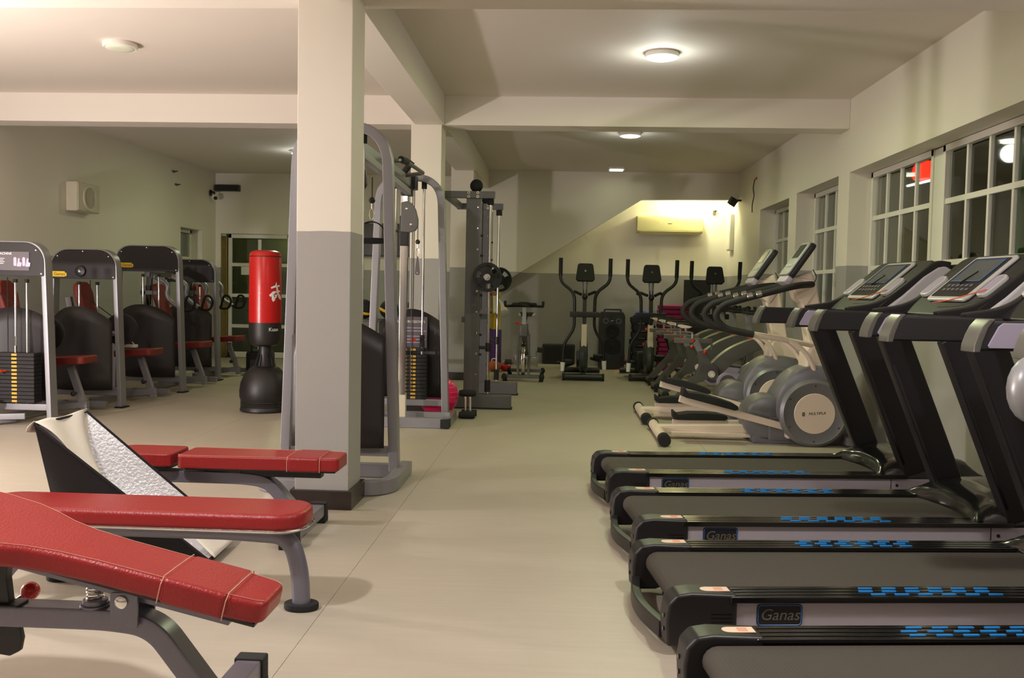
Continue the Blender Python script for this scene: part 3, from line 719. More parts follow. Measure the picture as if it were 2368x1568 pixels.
    tube(bm, fillet([(1.12, -.25, 1.07), (1.12, -.25, 1.0), (.98, -.2, 1.0), (.96, 0, 1.005), (.98, .2, 1.0), (1.12, .25, 1.0), (1.12, .25, 1.07)], .05), .018, 10)
    tube(bm, fillet([(.98, -.06, 1.005), (1.16, -.07, 1.04), (1.20, 0, 1.045), (1.16, .07, 1.04), (.98, .06, 1.005)], .04), .017, 10); obj('handlebar', bm, 'rubber', t)
    for s in (-1, 1):
        bm = nb(); box(bm, (1.0, s * .12, 1.03), (.09, .085, .02), (0, .2, s * .1)); obj('arm_rest', bm, 'rubber', t, bevel=.008)
    return t
BK = make_bike()
BL = [('spin bike nearest the cream elliptical trainers', 1.135, 9.80, 0), ('second spin bike counted from the cream ellipticals', 1.125, 10.70, 0),
      ('third spin bike counted from the cream ellipticals', 1.125, 11.60, 0), ('fourth spin bike, last of the row under the window', 1.125, 12.42, 0),
      ('lone spin bike facing forward beside the rack at the back', -.49, 13.35, -PI / 2)]
for i, (lb, x, y, a) in enumerate(BL):
    o = BK if i == 0 else copy_tree(BK)
    o.location = (x, y, 0); o.rotation_euler = (0, 0, a); o['label'] = lb

# ================================================================== BLACK CROSS TRAINERS AT THE BACK
def make_crosstrainer():
    t = thing('cross_trainer', 'cross trainer', 'elliptical', (0, 0, 0), 0, 'black cross trainers at the back')
    bm = nb(); cyl(bm, (0, -.27, .05), (0, .27, .05), .045, n=18); st = obj('front_stabilizer', bm, 'black', t)
    for s in (-1, 1):
        bm = nb(); cyl(bm, (0, s * .25, .05), (0, s * .285, .05), .05, n=18); obj('end_cap', bm, 'rubber', st, bevel=.004)
    bm = nb(); cyl(bm, (-1.15, -.27, .05), (-1.15, .27, .05), .04, n=16); obj('rear_stabilizer', bm, 'black', t)
    bm = nb(); bar(bm, (-1.15, 0, .08), (0, 0, .08), .06, .06); obj('base_beam', bm, 'black', t, bevel=.006)
    bm = nb(); lathe(bm, [(0, -.055), (.17, -.055), (.215, -.045), (.235, 0), (.215, .045), (.17, .055), (0, .055)], (-.16, 0, .33), (0, 1, 0), n=40); obj('wheel_housing', bm, 'bell_dark', t)
    bm = nb(); prism(bm, [(-.10, .45), (.02, .45), (-.005, .78), (-.065, .78)], (0, -.04, 0), (1, 0, 0), (0, 0, 1), (0, .08, 0)); obj('mast_cover', bm, 'cream', t, bevel=.02)
    bm = nb(); bar(bm, (-.03, 0, .74), (-.06, 0, 1.24), .05, .05); obj('mast', bm, 'black', t, bevel=.006)
    bm = nb(); lathe(bm, [(0, 0), (.03, 0), (.034, .1), (.042, .2), (.03, .26), (0, .27)], (-.06, 0, 1.16), (-.05, 0, 1), n=16); obj('console_neck', bm, 'silver', t)
    bm = nb(); sph(bm, (-.03, 0, 1.14), .04, 12); obj('joint', bm, 'black', t)
    q = [(-.13, -.10), (-.10, -.13), (.10, -.13), (.13, -.10), (.105, .09), (.085, .11), (-.085, .11), (-.105, .09)]
    bm = nb(); prism(bm, q, (-.085, 0, 1.47), (0, 1, 0), (-.25, 0, 1), (.06, 0, .015)); cs = obj('console', bm, 'black_matte', t, bevel=.012)
    bm = nb(); prism(bm, rrect(.022, .022, .005, 2), (-.022, 0, 1.49), (0, 1, 0), (-.25, 0, 1), (.004, 0, .001)); obj('logo', bm, 'trim_grey', cs)
    bm = nb(); prism(bm, rrect(.15, .1, .01, 2), (-.092, 0, 1.47), (0, 1, 0), (-.25, 0, 1), (-.004, 0, -.001)); obj('screen', bm, 'screen', cs)
    bm = nb(); box(bm, (-.02, 0, .90), (.075, .40, .075)); obj('pivot_block', bm, 'black', t, bevel=.01)
    for s in (-1, 1):
        bm = nb(); tube(bm, fillet([(.0, s * .335, 1.64), (-.02, s * .335, 1.34), (-.04, s * .14, 1.19), (-.03, s * .135, .92)], [.08, .1], 6), .022, 10); obj('handle_arm', bm, 'black', t)
        bm = nb(); tube(bm, fillet([(.0, s * .335, 1.66), (-.02, s * .335, 1.42)], .05), .027, 10); obj('grip', bm, 'rubber', t)
        bm = nb(); tube(bm, fillet([(-.03, s * .135, .92), (-.03, s * .135, .70), (-.06, s * .27, .50), (-.08, s * .28, .22)], .09, 6), .02, 10); obj('swing_arm', bm, 'black', t)
        bm = nb(); tube(bm, fillet([(-.06, s * .05, 1.17), (-.14, s * .14, 1.21), (-.2, s * .17, 1.19)], .05), .02, 10); obj('fixed_handle', bm, 'rubber', t)
        bm = nb(); cyl(bm, (-.08, s * .28, .24 if s < 0 else .27), (-.08, s * .285, .12 if s < 0 else .15), .034, .028, 12); obj('joint_cover', bm, 'white_frame', t)
        z = .22 if s < 0 else .30
        bm = nb(); rtube(bm, [(-.08, s * .28, z - .04), (-.95, s * .14, z - .06)], .05, .04, (0, 1, 0)); obj('pedal_arm', bm, 'black', t, bevel=.005)
        bm = nb(); prism(bm, rrect(.14, .34, .04), (-.50, s * .22, z - .025), (0, 1, 0), (1, 0, 0), (0, 0, .05)); obj('foot_plate', bm, 'rubber', t, bevel=.008)
    bm = nb(); box(bm, (-.85, 0, .22), (.2, .16, .28)); obj('crank_cover', bm, 'black', t, bevel=.03)
    return t
CT = make_crosstrainer()
CL = [('black cross trainer left of the tall black loudspeaker', .315, 12.62), ('black cross trainer right of the tall black loudspeaker', 1.225, 12.75), ('black cross trainer in the corner in front of the black wall panel', 2.12, 13.0)]
for i, (lb, x, y) in enumerate(CL):
    o = CT if i == 0 else copy_tree(CT)
    o.location = (x, y, 0); o.rotation_euler = (0, 0, -PI / 2 + (0, .06, .08)[i]); o['label'] = lb

# ================================================================== WEIGHT MACHINES ALONG THE LEFT WALL
def tower_path(hb, ht, H, r, n=8):
    return fillet([(-hb, 0, 0.012), (-ht, 0, H), (ht, 0, H), (hb, 0, 0.012)], r, n)
def weight_stack(t, x, y, z0, n, w, d, h, tags=True, face=-1):
    """n plates from z0 up, each with its yellow number tag"""
    p0 = None
    for k in range(n):
        if p0 is None:
            bm = nb(); box(bm, (0, 0, 0), (w, d, h - .003)); p = p0 = obj('weight_plate', bm, 'black_matte', t, bevel=.003, seg=1)
            bm = nb(); box(bm, (0, face * (d / 2 + .001), 0), (.045, .003, h * .55)); g0 = obj('number_tag', bm, 'plate_yellow', p) if tags else None
        else:
            p = p0.copy(); COL.objects.link(p)
            if tags: g = g0.copy(); COL.objects.link(g); g.parent = p
        p.location = (x, y, z0 + h * (k + .5))
def machine(label, loc, rz, H, hw, kind, sticker_x=None):
    t = thing('weight_machine', label, 'weight machine', loc, rz, 'red padded weight machines along the left wall')
    ht, hb = hw, hw + .05
    pth = tower_path(hb, ht, H, .16)
    bm = nb(); rtube(bm, pth, .11, .042, (0, 1, 0)); obj('tower_frame', bm, 'silver', t, bevel=.006)
    for s in (-1, 1):
        bm = nb(); box(bm, (s * hb, 0, .006), (.085, .14, .012)); obj('foot_pad', bm, 'rubber', t)
    ch = .28; w = 2 * (ht + .015)
    bm = nb(); prism(bm, rrect(w, ch, [.17, .17, .01, .01], 8), (0, -.062, H + .012 - ch / 2), (1, 0, 0), (0, 0, 1), (0, .07, 0)); cw = obj('cowl', bm, 'cowl', t, bevel=.004)
    bm = nb()
    for a, c in ((0, ch / 2 - .018), (-w / 2 + .065, ch / 2 - .065), (w / 2 - .065, ch / 2 - .065), (-w / 2 + .02, -ch / 2 + .02), (w / 2 - .02, -ch / 2 + .02)):
        lathe(bm, [(0, .005), (.006, .004), (.008, 0)], (a, -.062, H + .012 - ch / 2 + c), (0, -1, 0), n=10)
    obj('screws', bm, 'chrome', cw)
    if kind == 1:
        bm = nb(); box(bm, (.05, -.0645, H - .145), (.44, .006, .155)); pq = obj('plaque', bm, 'plaque', t)
        text('lettering', 'ABDUCTOR MACHINE', .028, 'white_print', (-.02, -.068, H - .085), (1, 0, 0), (0, 0, 1), pq)
        bm = nb()
        for k in range(4): box(bm, (-.02, -.068, H - .125 - .014 * k), (.16 - .02 * (k % 2), .001, .004))
        obj('small_print', bm, 'white_print', pq)
        bm = nb()
        for x0 in (.15, .225):
            prism(bm, rrect(.026, .075, .012, 3), (x0, -.068, H - .15), (1, 0, 0), (0, 0, 1), (0, -.001, 0))
            prism(bm, [(.012, -.03), (.05, -.03), (.055, .0), (.035, .01), (.04, .035), (.025, .04), (.018, .0)], (x0 + .002, -.068, H - .16), (1, 0, 0), (0, 0, 1), (0, -.001, 0))
        obj('figure_print', bm, 'lavender', pq)
    else:
        sx = sticker_x; zt = H - .02 - ch + (.075 if kind == 2 else .10)
        q = [(-.075, -.012), (-.068, -.02), (-.055, -.02), (-.05, -.026), (.05, -.026), (.055, -.02), (.07, -.02), (.07, .012), (.055, .012), (.05, .026), (-.04, .026), (-.075, .026)]
        bm = nb(); prism(bm, q, (sx, -.0625, zt), (1, 0, 0), (0, 0, 1), (0, -.002, 0)); sk = obj('sticker', bm, 'yellow', t)
        text('lettering', 'Ganas', .042, 'black', (sx, -.065, zt), (1, 0, 0), (0, 0, 1), sk, spacing=1.05)
    # bottom bar, rods, stack, shroud
    bm = nb(); bar(bm, (-hb, 0, .145), (hb, 0, .145), .07, .055, (0, 1, 0)); obj('cross_bar', bm, 'silver', t, bevel=.006)
    rx = (.11, .21) if kind == 1 else (-.07, .11)
    for x in rx:
        bm = nb(); cyl(bm, (x, .0, .17), (x, .0, H - ch - .02), .011, n=12); rd = obj('guide_rod', bm, 'chrome', t)
        bm = nb(); cyl(bm, (x, 0, H - ch - .045), (x, 0, H - ch - .015), .018, n=12); obj('rod_collar', bm, 'rubber', rd)
    bm = nb(); cyl(bm, (.03, .02, .5), (.03, .02, H - ch), .004, n=6); obj('cable', bm, 'black', t)
    if kind == 1:
        weight_stack(t, .13, -.0, .18, 13, .34, .12, .0325)
        bm = nb(); cyl(bm, (.12, -.02, .60), (.12, -.02, .66), .012, n=10); cyl(bm, (.12, -.02, .66), (.12, -.02, .74), .006, n=8); obj('lift_rod', bm, 'chrome', t)
        bm = nb(); cyl(bm, (.06, -.06, .45), (.04, -.14, .45), .008, n=8); cyl(bm, (.045, -.12, .45), (.03, -.17, .45), .014, n=12); obj('selector_pin', bm, 'orange', t)
        yb = .16
    else:
        weight_stack(t, .02, .03, .18, 10, .34, .10, .035, tags=False)
        yb = -.07
    def shr(u, v):
        x = -(hw - .01) + (2 * hw - .02) * u; top = .99 - .13 * abs(2 * u - 1) ** 2.2 - .03 * u
        return (x, yb - .10 * math.sin(PI * u) * (1 if kind != 1 else -.4), .175 + (top - .175) * v)
    bm = nb(); grid(bm, shr, 20, 6); so = obj('shroud', bm, 'shroud', t); so.modifiers.new('t', 'SOLIDIFY').thickness = .008
    # base frame running back to the seat
    bm = nb(); bar(bm, (.02, .05, .05), (.02, 1.0, .05), .06, .06, (1, 0, 0)); bar(bm, (-.38, .98, .05), (.40, .98, .05), .06, .06, (0, 1, 0)); bar(bm, (.02, .60, .05), (.42, .60, .10), .06, .06, (0, 1, 0)); obj('base_frame', bm, 'silver', t, bevel=.006)
    # seat on a slanted post
    bm = nb(); bar(bm, (.40, .60, .03), (.26, .60, .44), .05, .06); sp = obj('seat_post', bm, 'silver', t, bevel=.005)
    bm = nb(); cyl(bm, (.33, .56, .2), (.33, .52, .2), .012, n=10); sph(bm, (.33, .51, .2), .024, 12); obj('knob', bm, 'black', sp)
    bm = nb(); prism(bm, rrect(.42, .32, .06), (.24, .60, .46), (1, 0, .06), (0, 1, 0), (0, 0, .07)); st = obj('seat', bm, 'red_dark', t, bevel=.014, seg=3)
    bm = nb(); bar(bm, (-.32 if kind < 3 else -.12, .60, .05), (-.50 if kind < 3 else -.30, .60, 1.05), .05, .06); obj('back_post', bm, 'silver', t, bevel=.005)
    U = V((-.24, 0, .97)).normalized(); N3 = V((U.z, 0, -U.x))
    bm = nb(); prism(bm, [(-.11, -.24), (.11, -.24), (.14, -.1), (.12, .05), (.14, .2), (.11, .30), (.06, .325), (-.06, .325), (-.11, .30), (-.14, .2), (-.12, .05), (-.14, -.1)],
                     V((-.33 if kind < 3 else -.13, .60, .88)), (0, 1, 0), U, N3 * .075); obj('backrest', bm, 'red_dark', t, bevel=.018, seg=3)
    if kind in (1, 2):
        s = 1
        bm = nb(); lathe(bm, [(0, -.02), (.15, -.02), (.16, -.01), (.16, .01), (.15, .02), (0, .02)], (.18, .34, .74), (.2, -1, 0), n=32); cm = obj('cam_wheel', bm, 'black', t)
        bm = nb(); lathe(bm, [(0, .03), (.02, .03), (.024, .02), (0, .02)], (.18, .34, .74), (.2, -1, 0), n=14); obj('hub_bolt', bm, 'chrome', cm)
        bm = nb(); tube(bm, fillet([(-.12, .30, .78), (.06, .29, .70), (.17, .28, .70)], .06), .027, 12); obj('lever', bm, 'silver', t)
        bm = nb(); cyl(bm, (-.15, .30, .80), (-.11, .30, .775), .03, n=12); obj('lever_cap', bm, 'orange', t)
        bm = nb(); tube(bm, [(-.25, .3, 1.12), (.12, .3, .86)], .005, 6); obj('pull_cable', bm, 'black', t)
    else:
        for dy in (.32, .86):
            bm = nb(); tube(bm, fillet([(-.12, dy, 1.30), (.02, dy, 1.24), (.08, dy, 1.18), (.055, dy, 1.08), (.10, dy, 1.0), (.22, dy, .93)], .05), .026, 12); ar = obj('press_arm', bm, 'silver', t)
            bm = nb(); tube(bm, fillet([(.21, dy, .94), (.26, dy, .90), (.36, dy, .90), (.40, dy, 1.0), (.36, dy, 1.07), (.30, dy, 1.07), (.26, dy, .92)], .04), .015, 10); obj('grip', bm, 'rubber', ar)
        bm = nb(); bar(bm, (-.14, .25, 1.31), (-.14, .93, 1.31), .06, .06, (1, 0, 0)); obj('pivot_bar', bm, 'bike_grey', t, bevel=.006)
        bm = nb(); bar(bm, (-.34, .60, .05), (-.26, .60, 1.34), .05, .06); bar(bm, (-.26, .6, 1.31), (-.12, .6, 1.31), .05, .06); obj('rear_post', bm, 'bike_grey', t, bevel=.006)
        bm = nb(); box(bm, (-.26, .45, .98), (.05, .05, .4)); box(bm, (-.2, .45, 1.1), (.2, .05, .05)); obj('linkage', bm, 'bike_grey', t, bevel=.005)
    return t
m1 = machine('weight machine at the left edge with printed plaque and exposed weight stack', (-4.70, 7.6, 0), 0.0, 1.515, .375, 1)
machine('weight machine with yellow sticker and round black hub on its cowl', (-4.58, 8.75, 0), 0.0, 1.505, .30, 2, -.23)
machine('tallest weight machine with yellow sticker and curved press arms', (-4.58, 10.12, 0), 0.0, 1.605, .335, 3, -.22)
machine('farthest weight machine on the left, near the glass door', (-4.66, 11.5, 0), 0.0, 1.50, .30, 4, -.21)
# extra parts of the first two machines
for o in bpy.data.objects:
    if o.get('label', '').startswith('weight machine with yellow sticker and round'):
        bm = nb(); lathe(bm, [(0, .03), (.03, .03), (.05, .022), (.055, 0), (0, 0)], (.0 - .02, -.062, 1.505 - .195), (0, -1, 0), n=20); pb = obj('pulley_hub', bm, 'black', o)
        bm = nb(); lathe(bm, [(0, .036), (.012, .034), (.014, .028), (0, .028)], (-.02, -.062, 1.505 - .195), (0, -1, 0), n=12); obj('hub_bolt', bm, 'chrome', pb)
# foot rest of machine 1 with padded roller, lower left edge of the picture
bm = nb(); bar(bm, (-.45, -.28, .07), (.22, -.05, .07), .05, .05, (0, 0, 1)); bar(bm, (-.05, -.2, .02), (.0, -.2, .2), .05, .05); bar(bm, (-.2, -.5, .04), (.1, .0, .04), .05, .05, (0, 0, 1)); obj('foot_rest_frame', bm, 'silver', m1, bevel=.006)
bm = nb(); cyl(bm, (-.45, -.30, .20), (.02, -.24, .215), .028, n=14); obj('foot_bar', bm, 'silver', m1)
bm = nb(); cyl(bm, (-.3, -.25, .15), (-.02, -.21, .155), .04, n=14); obj('roller', bm, 'rubber', m1)

# power strip with white cable on the second machine's seat
t = thing('power_strip', 'white power strip with a looping cable on a red machine seat', 'power strip', (-4.40, 9.22, .552), .1)
bm = nb(); prism(bm, rrect(.2, .06, .012), (0, 0, 0), (1, 0, 0), (0, 1, 0), (0, 0, .03)); obj('body', bm, 'white_frame', t, bevel=.004)
bm = nb(); tube(bm, fillet([(.08, -.02, .025), (.05, -.05, .08), (-.04, -.06, .085), (-.10, -.05, .04), (-.125, .0, .014)], .05), .006, 8); obj('cable', bm, 'white_frame', t)

# ================================================================== PUNCHING BAG
t = thing('punching_bag', 'red and black free standing punching bag with white brush character', 'punching bag', (-2.835, 8.78, 0))
bm = nb(); lathe(bm, [(0, .0), (.215, 0), (.232, .012), (.232, .03), (.222, .05), (.228, .058), (.222, .066), (.228, .076), (.221, .084), (.228, .094), (.222, .102), (.236, .14), (.238, .20), (.225, .28), (.19, .36), (.14, .415), (.10, .435), (0, .44)], n=48); obj('base', bm, 'bag_black', t)
bm = nb(); lathe(bm, [(.10, .43), (.085, .45), (.066, .50), (.06, .56), (.06, .64), (.05, .66)], n=28); sp = obj('neck', bm, 'black', t)
bm = nb()
for k in range(14):
    a = 2 * PI * k / 14; bar(bm, (.098 * math.cos(a), .098 * math.sin(a), .44), (.064 * math.cos(a), .064 * math.sin(a), .55), .008, .008, (-math.sin(a), math.cos(a), 0))
obj('neck_ribs', bm, 'black', t)
bm = nb(); lathe(bm, [(0, .625), (.10, .627), (.135, .645), (.149, .685), (.152, .74), (.152, .855)], n=40); obj('lower_cover', bm, 'bag_black', t)
bm = nb(); lathe(bm, [(.152, .853), (.153, 1.0), (.151, 1.2), (.150, 1.485), (.147, 1.50), (.136, 1.525), (.10, 1.54), (0, 1.543)], n=40); obj('upper_cover', bm, 'bag_red', t)
bm = nb(); lathe(bm, [(.1515, 1.478), (.153, 1.482), (.1515, 1.486)], n=40); obj('seam', bm, 'bag_black', t)
def wrap_text(s, size, m, ang, z, rad, par, nm):
    me = text_mesh(s, size, ext=.001)
    for v_ in me.vertices:
        a = ang + v_.co.x / rad; r_ = rad + .0015 + v_.co.z
        v_.co = (r_ * math.sin(a), -r_ * math.cos(a), z + v_.co.y)
    return meshobj(nm, me, m, par, smooth=0)
wrap_text('Kuan', .05, 'white_print', .86, .79, .1525, t, 'lettering')
# brush strokes of the white character
strokes = [[(.012, .085), (.0, .06), (.006, .05), (.016, .06)], [(-.04, .045), (-.01, .058), (.05, .064), (.05, .05), (.0, .043), (-.036, .032)], [(-.055, -.02), (-.02, .012), (.045, .02), (.06, .008), (.0, -.003), (-.045, -.035)],
           [(-.02, .012), (-.035, -.02), (-.03, -.06), (-.02, -.075), (.0, -.06), (-.018, -.05), (-.018, -.015), (-.008, .01)], [(.01, .05), (.018, .0), (.04, -.045), (.07, -.06), (.075, -.035), (.066, -.045), (.05, -.035), (.034, .0), (.024, .05)], [(-.01, -.02), (.02, -.012), (.012, -.04), (-.012, -.055), (-.005, -.04), (.002, -.032)]]
bm = nb()
for st_ in strokes:
    vv = []
    for x, z in st_:
        a = .95 + x * 1.15 / .153; vv.append(bm.verts.new((.1548 * math.sin(a), -.1548 * math.cos(a), 1.14 + z * 1.15)))
    bm.faces.new(vv)
ret = bmesh.ops.triangulate(bm, faces=bm.faces[:]); o = obj('brush_character', bm, 'white_print', t, smooth=0)
md = o.modifiers.new('t', 'SOLIDIFY'); md.thickness = .002

# ================================================================== CABLE CROSSOVER
cr = thing('cable_crossover', 'silver cable crossover machine with two arched towers behind the near column', 'cable machine', (-1.365, 5.72, 0))
for k, y in enumerate((0, 2.55)):
    pth = fillet([(-.345, y, .06), (-.275, y, 2.19), (.275, y, 2.19), (.345, y, .06)], .24, 10)
    bm = nb(); rtube(bm, pth, .085, .062, (0, 1, 0)); obj('arch_frame', bm, 'silver', cr, bevel=.008)
    bm = nb(); bar(bm, (-.33, y, .185), (.33, y, .185), .06, .06, (0, 1, 0)); obj('cross_bar', bm, 'silver', cr, bevel=.006)
    f = -.44 if k == 0 else -.30
    bp_ = fillet([(.385, y + .22, .045), (.385, y + f, .045), (-.385, y + f, .045), (-.385, y + .22, .045)], .2 if k == 0 else .02, 8)
    bm = nb(); rtube(bm, bp_, .085, .07, (0, 0, 1)); obj('base', bm, 'silver', cr, bevel=.006)
    bm = nb(); bar(bm, (-.35, y + .1, .045), (.35, y + .1, .045), .085, .06, (0, 0, 1)); obj('base_rail', bm, 'silver', cr, bevel=.005)
    for x in (-.125, .125):
        bm = nb(); cyl(bm, (x, y, .2), (x, y, 2.13), .0115, n=14); rd = obj('guide_rod', bm, 'chrome', cr)
        bm = nb(); cyl(bm, (x, y, 2.09), (x, y, 2.155), .024, n=14); obj('rod_socket', bm, 'rubber', rd)
    def shr(u, v, y=y, k=k):
        x = -.29 + .58 * u; top = .90 + .12 * math.sin(PI * u)
        return (x, y + (-.075 - .03 * math.sin(PI * u) if k == 0 else .12 + .03 * math.sin(PI * u)), .215 + (top - .215) * v)
    bm = nb(); grid(bm, shr, 18, 5); so = obj('shroud', bm, 'shroud', cr); so.modifiers.new('t', 'SOLIDIFY').thickness = .008
    weight_stack(cr, 0.0, y + .0, .215, 12 if k else 8, .34 if k else .3, .1, .0335, tags=bool(k))
# tag line sits to the right of the post on the far stack
for o in bpy.data.objects:
    if o.parent and o.parent.parent == cr and o.name.startswith('number_tag'): o.location.x = .055
bm = nb(); box(bm, (0, 2.55, .66), (.30, .09, .03)); obj('top_plate', bm, 'black', cr, bevel=.004)
for x in (-.125, .125):
    bm = nb(); cyl(bm, (x, 2.55, .68), (x, 2.55, .79), .022, n=12); obj('bushing', bm, 'rubber', cr)
bm = nb(); box(bm, (.05, 2.505, .66), (.05, .004, .018)); obj('number_tag', bm, 'plate_yellow', cr)
bm = nb(); cyl(bm, (.06, 2.5, .75), (.06, 2.47, .75), .016, n=12); obj('selector_pin', bm, 'red_knob', cr)
bm = nb(); box(bm, (-.0, 2.615, .80), (.32, .004, .30)); pq = obj('plaque', bm, 'plaque', cr)
text('lettering', 'CABLE CROSSOVER', .032, 'white_print', (0, 2.612, .905), (1, 0, 0), (0, 0, 1), pq)
bm = nb()
for k in range(5): box(bm, (.05, 2.612, .85 - .028 * k - (.02 if k > 1 else 0)), (.16 + .04 * (k % 2), .001, .008))
obj('small_print', bm, 'lavender', pq)
# chrome posts with pulley carriages
for y in (.30 - .55, 2.30):
    if y < 0: continue
    bm = nb(); box(bm, (-.005, y, 1.08), (.062, .062, 2.02)); obj('chrome_post', bm, 'chrome', cr, bevel=.004)
    bm = nb(); box(bm, (-.005, y, .15), (.064, .064, .26)); obj('post_sleeve', bm, 'box_white', cr, bevel=.003)
    bm = nb(); box(bm, (-.005, y, 1.70), (.078, .078, .26)); obj('carriage', bm, 'black', cr, bevel=.008)
    bm = nb(); box(bm, (.015, y, 2.05), (.10, .10, .10)); obj('post_clamp', bm, 'black', cr, bevel=.008)
    q = [(-.03, .14), (.02, .155), (.065, .135), (.10, .08), (.122, .0), (.122, -.06), (.10, -.10), (.05, -.115), (-.03, -.11)]
    bm = nb(); prism(bm, q, (.0, y - .055, 1.80), (1, 0, 0), (0, 0, 1), (0, .03, 0)); pc = obj('pulley_cover', bm, 'bike_grey', cr, bevel=.008)
    bm = nb()
    for a, c in ((.02, .085), (.06, -.05)): lathe(bm, [(0, .008), (.012, .006), (.016, 0)], (a, y - .055, 1.80 + c), (0, -1, 0), n=12)
    obj('bolts', bm, 'chrome', pc)
    bm = nb(); cyl(bm, (-.05, y, 1.70), (-.10, y, 1.70), .012, n=10); cyl(bm, (-.09, y, 1.70), (-.115, y, 1.70), .024, n=14); obj('pull_knob', bm, 'black', cr)
    for x in (.045, .06):
        bm = nb(); cyl(bm, (x, y + .12, .3), (x, y + .12, 2.1), .004, n=6); obj('cable', bm, 'black', cr)
# near tower pulley (seen right of the column)
q = [(-.10, .16), (.0, .17), (.05, .12), (.085, .02), (.09, -.07), (.05, -.13), (-.02, -.14), (-.10, -.1)]
bm = nb(); prism(bm, q, (.03, .14, 1.92), (1, 0, 0), (0, 0, 1), (0, .03, 0)); pc = obj('pulley_cover', bm, 'black', cr, bevel=.01)
bm = nb(); lathe(bm, [(0, .008), (.012, .006), (.016, 0)], (.08, .14, 1.86), (0, -1, 0), n=12); obj('bolt', bm, 'chrome', pc)
# top beams joining the towers
bm = nb(); bar(bm, (.02, .0, 2.12), (.02, 2.55, 2.12), .06, .085, (1, 0, 0)); obj('top_beam', bm, 'silver', cr, bevel=.006)
bm = nb(); bar(bm, (.10, .06, 2.03), (.03, 2.3, 2.03), .05, .05, (1, 0, 0)); obj('lower_beam', bm, 'silver', cr, bevel=.006)
bm = nb(); tube(bm, fillet([(.02, 1.0, 2.14), (.16, 1.0, 2.12), (.18, 1.1, 2.15), (.20, 2.0, 2.16), (.02, 2.02, 2.14)], .05), .016, 10); obj('pull_up_bar', bm, 'bike_grey', cr)
for a, c in (((.175, 1.05, 2.14), (.18, 1.28, 2.155)), ((.03, 2.03, 2.17), (.10, 2.03, 2.26))):
    bm = nb(); cyl(bm, a, c, .026, n=12); obj('bar_grip', bm, 'rubber', cr, bevel=.004)
bm = nb(); box(bm, (.02, 2.35, 2.12), (.14, .14, .12)); obj('beam_clamp', bm, 'black', cr, bevel=.008)
bm = nb(); box(bm, (.25, 2.42, .09), (.3, .02, .05)); obj('toe_plate', bm, 'ell_light', cr)
for x in (-.385, .385):
    bm = nb(); box(bm, (x, 2.55 - .31, .045), (.078, .11, .074)); obj('end_cap', bm, 'rubber', cr, bevel=.004)
# handles hanging from the cables
def carabiner(t, z0, z1):
    bm = nb(); sph(bm, (0, 0, z0 + .02), .021, 14); obj('stop_ball', bm, 'black', t)
    bm = nb(); m_ = (z0 + z1) / 2; tube(bm, [(0, 0, z0), (0, 0, m_ + .02)], .006, 8)
    pts = [V((.014 * math.sin(a), 0, (m_ + .02 + z1) / 2 + (m_ + .02 - z1) / 2 * math.cos(a))) for a in [2 * PI * k / 16 for k in range(17)]]; tube(bm, pts, .003, 6); obj('carabiner', bm, 'chrome', t)
t = thing('stirrup_attachment', 'black D shaped cable handle hanging behind the near column', 'handle', (-1.365 + .155, 5.86, 1.50), 0)
carabiner(t, .235, .13)
bm = nb(); pts = [(-.09, 0, 0)] + [(-.09 * math.cos(a), 0, .03 + .09 * math.sin(a)) for a in [PI * k / 14 for k in range(15)]] + [(.09, 0, 0)]
rtube(bm, pts, .03, .008, (0, 1, 0)); obj('strap', bm, 'rubber', t)
bm = nb(); tube(bm, [(-.095, 0, 0), (-.07, 0, 0), (0, 0, 0), (.07, 0, 0), (.095, 0, 0)], [.014, .018, .021, .018, .014], 14); obj('grip', bm, 'rubber', t)
bm = nb(); cyl(bm, (0, 0, .25), (0, 0, .40), .004, n=6); obj('cable', bm, 'black', t)
t = thing('cable_strap', 'dark strap on a carabiner hanging from the far pulley', 'handle', (-1.243, 7.955, 1.32), 0)
carabiner(t, .265, .155)
bm = nb(); prism(bm, [(-.005, .16), (.005, .16), (.02, .04), (.022, .015), (.012, 0), (-.012, 0), (-.022, .015), (-.02, .04)], (0, -.006, 0), (1, 0, 0), (0, 0, 1), (0, .012, 0)); sp = obj('strap', bm, 'plaque', t, bevel=.003)
bm = nb(); lathe(bm, [(0, .002), (.007, .002), (.007, 0)], (0, -.006, .018), (0, -1, 0), n=12); obj('rivet', bm, 'chrome', sp)
bm = nb(); cyl(bm, (0, 0, .285), (0, 0, .42), .004, n=6); obj('cable', bm, 'black', t)

